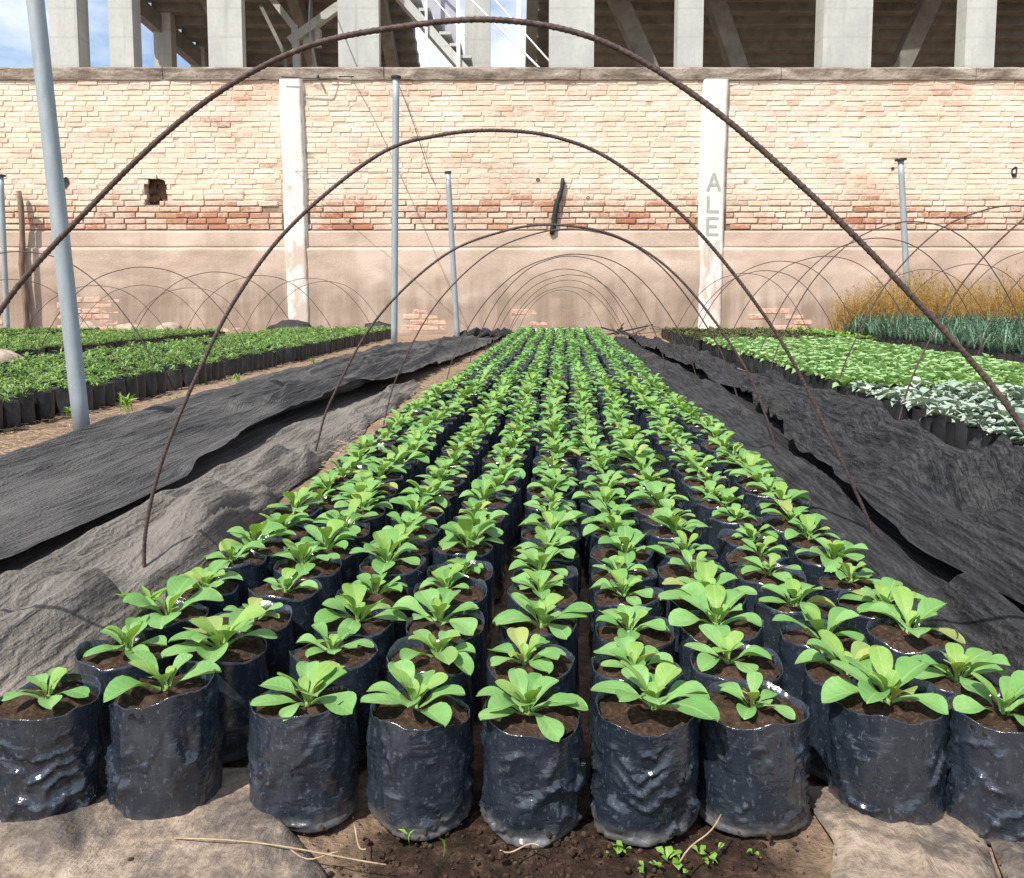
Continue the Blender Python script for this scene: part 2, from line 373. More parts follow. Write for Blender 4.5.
# ------------------------------------------------------------------ the brick wall
PSI = R(3.58); WD = 12.62
def wloc(u, d, z=0): return (u*math.cos(PSI)-d*math.sin(PSI), u*math.sin(PSI)+d*math.cos(PSI), z)
wall = link('brick_wall', None, None, wloc(0, WD), (0, 0, PSI))
tag(wall, 'tall whitewashed brick wall with stained plaster base and broad coping behind the beds', 'wall')
UL, UR = -12.0, 12.0
ZP, ZB, ZC, ZT = 1.614, 1.351, 3.895, 4.089
hx0, hx1, hz0, hz1 = -5.72, -5.36, 2.00, 2.46
t = Tm()
for a, b, z0, z1 in ((UL, hx0, 0, ZC), (hx1, UR, 0, ZC), (hx0, hx1, 0, hz0), (hx0, hx1, hz1, ZC)):
    if z0 < 2: t.box(a, b, .012, .30, z0, min(z1, 2.0))
    if z1 > 2.001: t.box(a, b, .0035, .30, max(z0, 2.0), z1-.002)
link('mortar', t.mesh('mortar', M_mortar), wall)
t = Tm()
for k in range(34):
    x = hx0+rng.random()*(hx1-hx0); z = hz0+rng.random()*(hz1-hz0)
    t.box(x-.05, x+.05, .16+rng.random()*.05, .29, z-.05, z+.03)
link('hole_rubble', t.mesh('hole_rubble', M_hole), wall)
def brick_t(L, H, pr=.016, c=.012, sd=0):
    r = random.Random(sd); j = lambda a: (r.random()-.5)*a*1.7
    a, b = L/2, H/2
    o = [(-a+j(.01), -b+j(.006)), (a+j(.01), -b+j(.006)), (a+j(.01), b+j(.006)), (-a+j(.01), b+j(.006))]
    V = [(x, .03, z) for x, z in o] + [(x, -pr+.012+.006, z) for x, z in o] + [(x*(1-c/a), -pr+.012+j(.004), z*(1-c*.8/b)) for x, z in o]
    F = [(8,9,10,11)] + [(4+k, 4+(k+1)%4, 8+(k+1)%4, 8+k) for k in range(4)] + [(k, (k+1)%4, 4+(k+1)%4, 4+k) for k in range(4)]
    return Tm().add(V, F)
NC = 28; ch = []
for k in range(NC): ch.append(1.12 if k < 6 else .965)
ch = np.array(ch); ch = ch/ch.sum()*(ZC-ZP); zc0 = ZP+np.concatenate([[0], np.cumsum(ch)[:-1]])
pils = [(-3.576, -3.204), (2.925, 3.328)]
small_holes = [(-6.93, 2.34, .09), (7.79, 2.50, .09), (5.90, 2.555, .05), (1.18, 2.11, .05), (.40, 2.385, .06)]
parts, field = [], []
tmpl = [[brick_t(.29, ch[k]-(.015 if k == 0 else .009), (.018 if k == 0 else .0155)+.003*(s % 3), .013 if k == 0 else .007, 50+s) for s in range(7)] for k in (0, 10)]
parr = [[q.arrays() for q in row] for row in tmpl]
pme = [q.mesh('brick', M_brick) for q in tmpl[0]]
for k in range(NC):
    u = UL + (k % 2)*.155 + rng.random()*.05
    while u < UR-.3:
        L = .285+rng.random()*.035 if rng.random() > .10 else .155
        cx = u+L/2; cz = zc0[k]+ch[k]/2+.012*float(fbm(cx*.55, k*.13, 0, 88, 2))*min(1, k/3, (NC-1-k)/3)
        u += L+(.017 if k < 6 else .011)
        inp = any(a-.02 < cx+L*.5 and cx-L*.5 < b+.02 for a, b in pils)
        if inp:
            for a, b in pils:                      # cut bricks that meet a pilaster
                if cx-L/2 < a < cx+L/2: L2 = a-(cx-L/2)-.006; cx = cx-L/2+L2/2; L = L2; inp = L2 < .06
                elif cx-L/2 < b < cx+L/2: L2 = cx+L/2-b-.006; cx = cx+L/2-L2/2; L = L2; inp = L2 < .06
            if inp or any(a < cx < b for a, b in pils): continue
        q_ = 1-((cz-2.20)/.23)**2
        if q_ > 0:                                  # broken edge of the hole
            hc = -5.545+.05*math.sin(k*2.7); hw_ = .17*math.sqrt(q_)+.03*rng.random(); a_, b_ = cx-L/2, cx+L/2
            if a_ < hc+hw_ and b_ > hc-hw_:
                l1, l2 = hc-hw_-a_, b_-hc-hw_
                if max(l1, l2) < .05: continue
                L, cx = (l1, a_+l1/2) if l1 > l2 else (l2, b_-l2/2)
        if any((cx-a)**2+(cz-b)**2 < (c*.9)**2 for a, b, c in small_holes): continue
        sc = (L/.29, .75+rng.random()*.6, .93+rng.random()*.10)
        rt = (0, (rng.random()-.5)*.025, 0); lc = (cx, rng.random()*.006, cz+(rng.random()-.5)*.006)
        if k < 5 and -8.9 < cx < 8.6 and len(parts) < 300: parts.append((lc, rt, sc))
        else: field.append((parr[0 if k < 6 else 1][rng.randrange(7)], mtx(lc, rt, sc)))
for k, (lc, rt, sc) in enumerate(parts): link('brick', pme[k % 7], wall, lc, rt, sc)
kind(link('brickwork', merged('brickwork', field, [M_brick], False), wall), 'stuff')
for a, b_, c in small_holes:  # flat black patch paints the shade inside each small hole
    hv = [(a+c*.55*math.cos(q*.7)*(.7+.5*rng.random()), -.012, b_+c*(1.1 if c > .08 else .45)*math.sin(q*.7)*(.7+.5*rng.random())) for q in range(9)]
    link('hole', Tm().add([(a, .0, b_)]+hv, [(0, 1+q, 1+(q+1) % 9) for q in range(9)]).mesh('hole', M_black), wall)
# plaster base: lower sheet and a thicker band with a rounded ledge
def sheet(u0, u1, z0, z1, nu, nz, thick, amp, sd):
    U, Zz = np.meshgrid(np.linspace(u0, u1, nu), np.linspace(z0, z1, nz), indexing='ij')
    Yy = -thick + fbm(U*1.3, Zz*2.2, 0, sd)*amp + fbm(U*7, Zz*7, 0, sd+3, 3)*amp*.35
    e = np.minimum(Zz-z0, z1-Zz); Yy = Yy + np.clip(1-e/.012, 0, 1)*(thick-.004)*1.0
    return np.stack([U, Yy, Zz], -1)
t = Tm().grid(sheet(UL, UR, -.05, ZB, 420, 46, .058, .020, 31), 420, 46)
link('plaster', t.mesh('plaster', M_plaster, True), wall)
t = Tm().grid(sheet(UL, UR, ZB-.01, ZP-.012, 420, 16, .022, .010, 37), 420, 16)
link('plaster_band', t.mesh('plaster_band', M_plaster, True), wall)
rb = [brick_t(.28, .075, .016, .010, 90+s).mesh('brick', M_redbrick) for s in range(4)]
for (a, b, z0, z1) in [(-.03,.36,.12,.44), (-1.75,-1.1,.05,.42), (3.7,4.5,.05,.38), (-7.2,-6.2,.05,.50), (-9.0,-7.7,.05,.30), (2.1,2.7,.05,.2), (-5.0,-4.3,.02,.20)]:
    zz = z0; k = 0
    while zz < z1:
        u = a + (k % 2)*.13 + rng.random()*.08
        while u < b:
            if rng.random() < .78-.4*(zz-z0)/(z1-z0): link('brick', rb[rng.randrange(4)], wall, (u+.13, -.0555, zz+.04), (0, (rng.random()-.5)*.05, 0), (.85+rng.random()*.2, 1, .9+rng.random()*.15))
            u += .295
        zz += .088; k += 1
# coping beam in cast lengths, chipped
u = UL
while u < UR:
    L = min(2.9+rng.random()*.8, UR-u); n = 40
    V = []
    for i in range(n+1):
        x = u+(L-.012)*i/n; e = float(fbm(x*3, 0, 0, 71)); e2 = float(fbm(x*5, 3, 0, 73))
        for (yy, zz) in ((.36, ZC), (-.030+e*.02, ZC-.004+max(0, e2)*.02), (-.036+e*.02, ZC+.05), (-.040+e2*.02, ZT-.035), (-.02+e*.02, ZT-.008+e*.015), (.36, ZT+e2*.008)):
            V.append((x, yy, zz))
    t = Tm().grid(V, n+1, 6); t.F.append(tuple(range(6))[::-1]); t.M.append(0); t.F.append(tuple(n*6+k for k in range(6))); t.M.append(0)
    link('coping', t.mesh('coping', M_cope), wall); u += L
def letter(ch_, w, h, m):
    s = .044; P = {'A': [((0,0),(.5,1)), ((1,0),(.5,1)), ((.2,.36),(.8,.36))], 'L': [((.06,0),(.06,1)), ((0,.05),(.95,.05))],
        'E': [((.06,0),(.06,1)), ((0,.05),(.95,.05)), ((0,.5),(.8,.5)), ((0,.95),(.95,.95))], 'M': [((.05,0),(.05,1)), ((.95,0),(.95,1)), ((.05,1),(.5,.4)), ((.95,1),(.5,.4))]}[ch_]
    t = Tm()
    for q, ((x0, z0), (x1, z1)) in enumerate(P): t.bar((x0*w, -.0005*q, z0*h), (x1*w, -.0005*q, z1*h), s, .003, up=(0,1,0))
    return t.mesh('letter', m)
for q, (a, b) in enumerate(pils):
    U, Zz = np.meshgrid(np.linspace(0, 1, 12), np.linspace(0, ZC-.004, 120), indexing='ij')
    wob = fbm(Zz*2.0, U*0+q*5, 0, 41)*.025
    uu = a+(b-a)*U + wob*np.where(U < .5, 1, .6) + .05*(q == 0)*(1-Zz/ZC)*.8 - .03*(q == 1)*(1-Zz/ZC)
    yy = -.085 + fbm(U*2, Zz*4, 0, 43+q)*.004 + np.where((U < .01) | (U > .99), .085, 0)
    t = Tm().grid(np.stack([uu, yy, Zz], -1), 12, 120)
    p = link('pilaster', t.mesh('pilaster', M_pil, True), wall)
    if q:
        for c, u0, z0, h in (('A', 3.02, 2.198, .276), ('L', 3.02, 1.876, .246), ('E', 3.02, 1.521, .278), ('M', 3.02, 1.196, .248)):
            link('letter', letter(c, .19, h, M_markf if c == 'M' else M_mark), p, (u0, -.0865, z0))
        p['label'] = 'white painted pilaster with grey letters ALEM running down it'

# ------------------------------------------------------------------ the concrete stadium stand behind the wall
st = link('stadium_stand', None, None, wloc(0, 0), (0, 0, PSI))
tag(st, 'grey concrete stadium stand on tall columns rising behind the brick wall', 'stadium')
ZS = lambda d: 11.2-.52*(d-22.6)
for a, b, d0, dp in ((-12.33,-11.58,22,.6), (-10.75,-10.11,22,.5), (-8.11,-7.20,22,.3), (-4.64,-3.55,22,.3), (1.0,2.19,22,.4), (4.42,5.10,22,.5), (8.30,9.60,22,.6), (12.1,12.89,22,.5),
                     (15.6,17.0,22,.6), (19.5,20.6,22,.6), (-16.0,-14.9,22,.6), (-11.3,-10.75,26,.4), (-10.66,-10.2,27.3,.4), (-1.54,-.72,27,.5)):
    z1 = ZS(d0)+.1 if a < -9.5 and d0 > 22 else 13.2
    link('column', Tm().box(a, b, d0, d0+dp, 0, z1).mesh('column', M_conc), st)
def tiers(u0, u1, n=26):
    for k in range(n):
        d = 23.0+.48*k; z = ZS(d)
        if u0 < -5: u0 = -11.6+.55*max(0, d-25.3)
        link('tier', Tm().add([(u0,d,z),(u1,d,z),(u1,d+.50,z),(u0,d+.50,z),(u0,d,z+.40),(u1,d,z+.40),(u1,d+.5,z+.40),(u0,d+.5,z+.40)],
            [(0,3,2,1),(4,5,6,7),(0,1,5,4),(1,2,6,5),(2,3,7,6),(3,0,4,7)]).mesh('tier', M_concd), st)
tiers(-11.75, -3.2); tiers(.75, 26)
for a, b in ((-10.1,-8.11), (-7.2,-4.64), (2.19,4.35), (5.1,8.08), (9.6,11.98), (12.89,15.6)): link('added_shade_beam', Tm().box(a+.002, b-.002, 22.3, 22.95, 9.25, 10.6).mesh('added_shade_beam', M_conc), st)  # added above the view to shade the braces and tiers behind the columns
link('raker_beam', Tm().bar((-11.6, 23.0, ZS(23.0)-.25), (-11.6, 25.3, ZS(25.3)-.25), .34, .5).mesh('raker_beam', M_concd), st); link('raker_beam', Tm().bar((-11.6, 25.3, ZS(25.3)-.25), (-6.5, 34.6, ZS(34.6)-.25), .34, .5).mesh('raker_beam', M_concd), st)
for u in (-9.2, -6.6, -4.0, .62):
    link('raker_beam', Tm().bar((u, 22.95, ZS(22.95)-.28), (u, 35.4, ZS(35.4)-.28), .34, .55).mesh('raker_beam', M_concd), st)
for a, b in (((2.74,9.3),(4.35,6.9)), ((5.49,9.3),(6.85,6.9)), ((12.0,9.3),(10.82,6.9)), ((15.0,9.3),(16.4,6.9)), ((18.6,9.3),(17.4,6.9))):
    link('brace', Tm().bar((a[0]*1.06,24.7,a[1]*1.07), (b[0]*1.06,25.2,b[1]*1.05-.6), .5, .5, up=(0,1,0)).mesh('brace', M_concd), st)
for a, b, w in (((-7.0,9.2),(-6.05,8.0),.18), ((-6.05,8.05),(-6.0,6.4),.20), ((-4.55,8.75),(-6.2,7.65),.24), ((-5.6,9.0),(-5.55,6.4),.08), ((-7.0,8.6),(-6.35,7.3),.10), ((-6.35,7.3),(-6.3,6.4),.10)):
    link('truss_member', Tm().bar((a[0]*1.05,24.2,a[1]*1.055), (b[0]*1.05,24.2,b[1]*1.05), w, w, up=(0,1,0)).mesh('truss_member', M_concd if w < .12 else M_conc), st)
link('gusset', Tm().box(-6.15,-5.65,24.25,24.5,7.95,8.45).mesh('gusset', M_conc), st)
stair = link('stair', Tm().bar((-3.75,23.1,9.6), (-1.2,23.1,6.75), .22, .62, up=(0,1,0)).mesh('stair', M_conc), st)
t = Tm()
for k in range(9):
    x = -3.25+k*.28; z = 9.42-k*.315; t.box(x-.16, x+.16, 22.8, 24.0, z-.04, z+.04)
link('steps', t.mesh('steps', M_conc), stair)
t = Tm()
for x in (-2.36, -1.48, .18): t.bar((x,22.75,6.3), (x,22.75,9.9), .10 if x > -2 else .07, .07)
t.bar((-2.35,22.75,9.9), (.85,22.75,6.8), .05, .05, up=(0,1,0)); t.bar((-1.48,22.75,9.8), (1.1,22.75,7.0), .04, .04, up=(0,1,0)); t.bar((-3.2,22.75,9.9), (-1.3,22.75,7.8), .04, .04, up=(0,1,0))
link('railing', t.mesh('railing', M_white), stair)
t = Tm().add([(-3.1,23.3,9.9),(-1.55,23.3,9.9),(-1.5,23.3,7.4),(-1.55,23.3,7.4)], [(0,1,2,3)]); t.add([(-3.1,23.34,9.9),(-1.55,23.34,9.9),(-1.5,23.34,7.4),(-1.55,23.34,7.4)], [(3,2,1,0)])
link('infill_panel', t.mesh('infill_panel', M_mesh), stair)

# ------------------------------------------------------------------ foliage templates
LT = np.array([0, .10, .22, .36, .50, .64, .77, .88, .945, .982, 1.0]); LWd = np.array([.10, .11, .18, .40, .68, .92, 1.0, .90, .69, .42, .06])
def leaf_t(hw=.25, arch=.25, cup=.18, nt_=10, nw=5, sd=0, wavy=.02):
    r = np.random.RandomState(sd); ts = np.linspace(0, 1, nt_)**.92 if nt_ < 10 else np.interp(np.linspace(0, 1, nt_), np.linspace(0, 1, 11), [0,.13,.27,.41,.55,.68,.79,.88,.945,.982,1]); w = np.interp(ts, LT, LWd)*hw
    xs = np.linspace(-1, 1, nw); V = np.zeros((nt_, nw, 3)); ph = r.rand()*6; tw = (r.rand()-.5)*.25
    for i, tt in enumerate(ts):
        z0 = .10*math.sin(tt*3.1)-arch*tt*tt; y0 = tt*(1-arch*.35*tt)
        for j, x in enumerate(xs):
            V[i,j] = (x*w[i]+tw*tt*tt*.3, y0, z0+cup*w[i]*abs(x)**1.4*1.6+wavy*math.sin(ph+tt*7+x*2)*abs(x)+tw*x*w[i]*tt)
    return Tm().grid(V, nt_, nw)
leafH = [leaf_t(.235+.030*(k % 3), .03+.06*(k % 4), .10+.11*((k*2) % 3), 11, 7, k, .035) for k in range(8)]
leaf_me = [q.mesh('leaf', M_leaf, True) for q in leafH]; young_me = [q.mesh('leaf', M_young, True) for q in leafH[:4]]
leafL = [leaf_t(.27, .04+.08*(k % 4), .15, 5, 3, k).arrays() for k in range(6)]

def rosette(r, scale=1.0, full=1.0):
    """list of (azimuth, elevation, length, young) for one seedling"""
    out = []; a0 = r.random()*6.28; n = int(round((7.6+r.random()*2.6)*full)); lean = (r.random()-.5)*16
    for k in range(n):
        f = k/max(1, n-1); az = a0+k*2.399+(r.random()-.5)*.6
        out.append((az, R(max(11, 8+f**1.3*50+(r.random()-.5)*20+lean*math.cos(az-a0))), (.061-.014*f+(r.random()-.5)*.018)*scale, f > .86))
    for k in range(3):
        out.append((a0+1+k*2.2+r.random()*.5, R(52+r.random()*22), (.020+r.random()*.010)*scale, True))
    return out

def bag_t(sd, na, nz_, Rr=.056, H=.12, rim=.004, dent=1.0, tilt=(0,0), top_solid=True, flap=.004):
    th = np.linspace(0, 2*math.pi, na, endpoint=False); zz = np.linspace(0, 1, nz_)
    T_, Zf = np.meshgrid(th, zz, indexing='ij'); cx_, cy_ = np.cos(T_), np.sin(T_); zm = Zf*H
    r = Rr*(1+.025*np.cos(2*T_+sd*1.7)+.012*np.cos(3*T_+sd))*np.interp(Zf, [0,.03,.10,.3,.7,.93,1], [.94,.985,1,1.015,1.0,.985,.99])
    a, b, c = cx_*3.2, cy_*3.2, zm*75
    env = np.interp(Zf, [0,.1,.35,.6,.85,1], [.5,1,1,.8,.45,.25])
    pat = np.clip((.85 if na > 60 else .6)+1.5*vn(cx_*1.5+sd, cy_*1.5, zm*17, sd+21), 0, 1)
    n1 = vn(cx_*1.25, cy_*1.25, zm*46+fbm(cx_*1.4, cy_*1.4, zm*8, sd+5)*3.4, sd); r = r + dent*.0052*env*pat*((1-np.abs(n1))**3.-.3)
    n2 = vn(cx_*2.3+sd, cy_*2.3, zm*110+fbm(cx_*2.0, cy_*2.0, zm*16, sd+8)*4, sd+2); r = r - dent*.0010*env*(.3+.7*pat)*(1-np.abs(n2))**5
    n3 = vn(cx_*10+sd, cy_*10, zm*7+cx_, sd+31); r = r - dent*.0007*(1-np.abs(n3))**6
    r = r + dent*.0030*fbm(cx_*1.5, cy_*1.5, zm*15, sd+11, 2)
    r = r + flap*np.clip(1-Zf/.06, 0, 1)*(.5+.5*np.sin(T_*2+sd))
    zz2 = zm + Zf**2*(rim*np.sin(T_+sd)+rim*.6*np.sin(2*T_+sd*2.1)+rim*.5*np.sin(5*T_+sd*3)+rim*.35*vn(cx_*6, cy_*6, 0, sd+41)+tilt[0]*cx_+tilt[1]*cy_)
    V = np.stack([r*cx_, r*cy_, zz2], -1)
    inn = np.stack([(r[:,-1]-.0009)*np.cos(th), (r[:,-1]-.0009)*np.sin(th), zz2[:,-1]], -1)
    inn2 = inn.copy(); inn2[:,2] -= .022; inn2[:,:2] *= .97
    V = np.concatenate([V, inn[:,None], inn2[:,None]], 1); m = nz_+2
    F = [(i*m+j, ((i+1) % na)*m+j, ((i+1) % na)*m+j+1, i*m+j+1) for i in range(na) for j in range(m-1)]
    t = Tm().add(V.reshape(-1, 3), F); t.F.append(tuple(i*m for i in range(na))[::-1]); t.M.append(0)
    return t
def soil_t(sd, Rr=.0535, n=20, rings=6, z=.1135, amp=.0055):
    V = [(0, 0, z+amp*.3)]; F = []
    for q in range(1, rings+1):
        for k in range(n):
            a = 2*math.pi*k/n; r = Rr*q/rings; x, y = r*math.cos(a), r*math.sin(a)
            V.append((x, y, z+float(fbm(x*90, y*90, 0, sd, 3))*amp*2.2+.004*(1-(q/rings)**2)-(.002 if q == rings else 0)))
    for k in range(n): F.append((0, 1+k, 1+(k+1) % n))
    for q in range(rings-1):
        for k in range(n): F.append((1+q*n+k, 1+(q+1)*n+k, 1+(q+1)*n+(k+1) % n, 1+q*n+(k+1) % n))
    return Tm().add(V, F)
bagM = [bag_t(s, 40, 26, .0555, .12, .005, 1.15).mesh('bag', M_bag, True) for s in range(8)]
soilM = [soil_t(s).mesh('soil', M_soil, True) for s in range(5)]
stemM = Tm().tube([(0,0,-.012),(0,0,0),(.0005,0,.006),(.001,0,.012)], lambda i, k: (.0032,.003,.0034,.0022)[i], 7).mesh('stem', M_young, True)

# ------------------------------------------------------------------ centre bed: rows of bagged seedlings
COLX = [-.557,-.430,-.285,-.155,-.028,.094,.213,.352,.474]
row0 = [(-.570,.822,.126,0), (-.441,.835,.133,0), (-.287,.842,.122,0), (-.155,.841,.117,0), (-.031,.840,.117,0), (.093,.846,.127,0), (.213,.862,.123,0), (.366,.880,.126,0), (.477,.858,.127,0)]
fs = [.82,.92,.95,1.02,1.02,1.16,.70,1.14,.95]
fl = ['seedling with five broad leaves in squat black bag at front row end by dusty cloth', 'seedling in black bag with upward slanting rim, front row, second from dusty cloth',
      'seedling in black bag with pointed bottom corner, front row, third from dusty cloth', 'seedling in black bag showing bare soil at front row, fourth from dusty cloth',
      'seedling with curled centre leaf in lowest black bag in the middle of front row', 'largest bushiest seedling in front row above shiny creased black bag and weeds',
      'smallest seedling in front row with much bare soil in tall black bag', 'seedling with large upright leaves in widest black bag of front row near black net',
      'seedling in black bag at front row end beside the black net']
def seedling(x, y, h, rot, r, scale, bagme, soilme, label, group, full=1.0, stem=True, tilt=(0,0)):
    t_ = link('potted_seedling', None, None, (x, y, 0), (tilt[0], tilt[1], 0)); tag(t_, label, 'seedling', group)
    sy = .89 if bagme.name.startswith('bag_front') else .90
    link('bag', bagme, t_, (0,0,0), (0,0,0 if sy == .89 else round(rot/math.pi)*math.pi), (1,sy,h/.12)); link('soil', soilme, t_, (0,0,h-.12), (0,0,round(rot/math.pi)*math.pi), (1,sy,1))
    px, py = (r.random()-.5)*.018, (r.random()-.5)*.018; z0 = h-.12+.1135
    if stem: link('stem', stemM, t_, (px,py,z0), (0,0,rot), (1,1,.7))
    for az, el, L, yg in rosette(r, scale, full):
        rad = .002+(.003 if not yg else 0)
        link('leaf', (young_me if yg else leaf_me)[r.randrange(4 if yg else 8)], t_, (px-math.sin(az)*rad, py+math.cos(az)*rad, z0+.0035+(.004 if yg else r.random()*.003)), Euler((el, 0, az)), (L*(.9+r.random()*.2), L, L))
    return t_
NROW, NIND = 98, 33
r1 = random.Random(77); farbag = [bag_t(s, 10, 4, .0555, .12, .005, 1.0).arrays() for s in range(4)]; farsoil = [soil_t(s, .0535, 8, 1).arrays() for s in range(2)]
far_b, far_s, far_l = [], [], []
for i in range(NROW):
    for c in range(9):
        drift = .010*math.sin(i*.23+c*1.3)+.004*math.sin(i*.9+c*2.1)
        x = COLX[c]+drift*min(1, i/4)+(r1.random()-.5)*.014; y = .848+.108*i+(r1.random()-.5)*.010
        h = .123+(r1.random()-.5)*.014; sc = .80+r1.random()*.40
        if r1.random() < .10: sc *= .70
        if i == 0:
            x, y, h, _ = row0[c]; tl = [(0,0),(.004,.002),(.002,0),(0,0),(0,0),(0,.001),(0,0),(.003,0),(0,-.002)][c]
            bm = bag_t(20+c, 112, 92, [.057,.0565,.0575,.0555,.0555,.0555,.0555,.0595,.0565][c], .12, .0045, 1.7, ((-.003,0),(.009,-.004),(.003,-.003),(0,0),(0,0),(0,0),(0,0),(.002,0),(0,0))[c], flap=.006).mesh('bag_front', M_bag, True)
            seedling(x, y, h, (0, .2, .1, .3, .2, .3, .1, 0, .1)[c], r1, fs[c], bm, soilM[c % 5], fl[c], 'seedlings in the centre bed', [.9,.8,1,1,1.25,1.15,.85,1,1][c], True, (0, 0))
        elif i < NIND:
            if i < 8: lb = 'leafy bagged seedling, %s row from bed front edge, %s from the dusty cloth' % (ORD[i], ORD[c])
            elif i < 17: lb = 'leafy bagged seedling, %s column from the dusty cloth side, between second and third hoops' % ORD[c]
            elif i < 25: lb = 'leafy bagged seedling, %s column from the dusty cloth side, between third and fourth hoops' % ORD[c]
            else: lb = 'leafy bagged seedling, %s column from the dusty cloth side, between fourth and fifth hoops' % ORD[c]
            seedling(x, y, h, r1.random()*6.28, r1, sc, bagM[r1.randrange(8)], soilM[r1.randrange(5)], lb, 'seedlings in the centre bed', .85+r1.random()*.3, i < 12, ((r1.random()-.5)*.03, (r1.random()-.5)*.03))
        else:
            far_b.append((farbag[r1.randrange(4)], mtx((x,y,0), (0,0,r1.random()*6)))); far_s.append((farsoil[r1.randrange(2)], mtx((x,y,0))))
            for az, el, L, yg in rosette(r1, sc): far_l.append((leafL[r1.randrange(6)], mtx((x,y,.12), (el,0,az), L*1.05)))
fb = kind(link('far_seedlings', merged('far_seedlings', far_l, [M_leaff])), 'stuff'); tag(fb, 'mass of green seedlings filling the far half of the centre bed', 'seedlings')
kind(link('bags', merged('bags', far_b, [M_bag]), fb), 'stuff'); kind(link('soil', merged('soil', far_s, [M_soil]), fb), 'stuff')

# ------------------------------------------------------------------ rebar hoops
def spline(P, n):
    P = np.array(P, float); P = np.vstack([2*P[0]-P[1], P, 2*P[-1]-P[-2]]); out = []
    for i in range(1, len(P)-2):
        for k in range(n):
            t = k/n; p0, p1, p2, p3 = P[i-1:i+3]
            out.append(.5*((2*p1)+(-p0+p2)*t+(2*p0-5*p1+4*p2-p3)*t*t+(-p0+3*p1-3*p2+p3)*t**3))
    out.append(P[-2]); return np.array(out)
def smooth(P, n=2):
    for _ in range(n): P[1:-1] = (P[:-2]+2*P[1:-1]+P[2:])/4
    return P
def hoop(P, rad, ribs, label, group):
    P = smooth(spline(P, 90 if ribs else 8), 20 if ribs else 2)
    if ribs:
        d = np.concatenate([[0], np.cumsum(np.linalg.norm(np.diff(P, axis=0), axis=1))]); n = int(d[-1]/.0022)
        q = np.linspace(0, d[-1], n); P = np.stack([np.interp(q, d, P[:,k]) for k in range(3)], -1)
        pitch = .0078
        f = lambda i, k: rad*(1+.30*max(0, math.cos(2*math.pi*(q[i]/pitch)+(k*2*math.pi/10)*1.0))**3) + (.0005 if k in (0, 5) else 0)
        t = Tm().tube(P, f, 10)
    else: t = Tm().tube(P, rad, 6)
    return tag(link('rebar_hoop', t.mesh('rebar_hoop', M_rust, True)), label, 'hoop', group)
G1 = 'hoops over the centre bed'
def leanY(pts, y0, y1): 
    x0, x1 = pts[0][0], pts[-1][0]
    return [(x, y0+(y1-y0)*(x-x0)/(x1-x0), z) for x, z in pts]
h1 = [(-.88,-.03),(-.865,.15),(-.82,.36),(-.731,.543),(-.589,.693),(-.454,.807),(-.325,.874),(-.2,.899),(-.077,.905),(.044,.879),(.164,.809),(.286,.707),(.408,.589),(.561,.415),(.66,.22),(.715,.05),(.73,-.03)]
hoop(leanY(h1, .99, 1.01), .0031, True, 'nearest and thickest rusty ribbed steel hoop, standing over the bed front edge', G1)
h2 = [(-.84,-.04),(-.838,.088),(-.80,.242),(-.727,.416),(-.645,.574),(-.533,.719),(-.369,.854),(-.248,.895),(-.128,.907),(-.006,.894),(.117,.842),(.285,.708),(.462,.49),(.58,.28),(.69,.06),(.72,-.04)]
hoop(leanY(h2, 1.53, 1.80), .0034, True, 'rusty ribbed steel hoop, second from the bed front edge, foot in dusty cloth', G1)
h3 = [(-.874,-.03),(-.85,.07),(-.799,.216),(-.638,.492),(-.412,.702),(-.209,.787),(-.025,.81),(.19,.766),(.39,.627),(.592,.361),(.69,.14),(.733,-.03)]
hoop(leanY(h3, 2.72, 2.68), .0034, True, 'rusty ribbed steel hoop, third from the bed front edge', G1)
def hp(cx, hw, H, y, sk=0): return [(cx+(x+.07)/.803*hw, y, z/.81*H if z > 0 else z) for x, z in h3]
for k, (y, cx, hw, H) in enumerate([(3.5,.0,.80,.862), (5.0,.06,.80,.835), (5.7,.03,.72,.858), (7.0,.0,.70,.813), (8.0,.06,.78,.79), (9.0,.04,.70,.76), (10.2,.04,.74,.70), (11.2,-.02,.62,.668)]):
    p = hp(cx, hw, H, y); p = [(x, yy+.05*math.sin(k*2.1)*x, z) for x, yy, z in p]
    hoop(p, .0031, False, 'thin rusty steel hoop, %s from the bed front edge' % ORD[k+3], G1)
for k, (y, cx, hw, H) in enumerate([(4.6,-3.25,.88,.84), (6.0,-3.25,.88,.80), (7.2,-3.2,.86,.80), (8.4,-3.25,.88,.80), (9.6,-3.1,.86,.80), (10.6,-3.2,.85,.78)]):
    hoop(hp(cx, hw, H, y), .0034, False, 'thin rusty hoop over the feathery bed by the path, %s from its near end' % ORD[k], 'hoops over the feathery bed by the path')
for k, (y, cx, hw, H) in enumerate([(7.4,-5.3,.9,.74), (8.7,-5.25,.9,.70), (9.8,-5.3,.9,.72), (10.9,-5.2,.9,.70)]):
    hoop(hp(cx, hw, H, y), .0034, False, 'thin rusty hoop over the second feathery bed from the path, %s from its near end' % ORD[k], 'hoops over the second feathery bed')
for k, (y, cx, hw, H, sk) in enumerate([(3.45,2.25,.84,1.03,0), (4.25,2.25,.84,1.03,0), (5.2,2.15,.84,1.04,0), (6.2,2.33,.86,1.01,0), (7.3,2.30,.86,.93,0), (8.0,2.1,.84,.92,0), (9.0,2.2,.84,.86,0), (10.0,2.2,.84,.86,0)]):
    hoop(hp(cx, hw, H, y), .0038, False, 'thin rusty hoop over the pale green bed, %s from its near end' % ORD[k], 'hoops over the pale green bed')
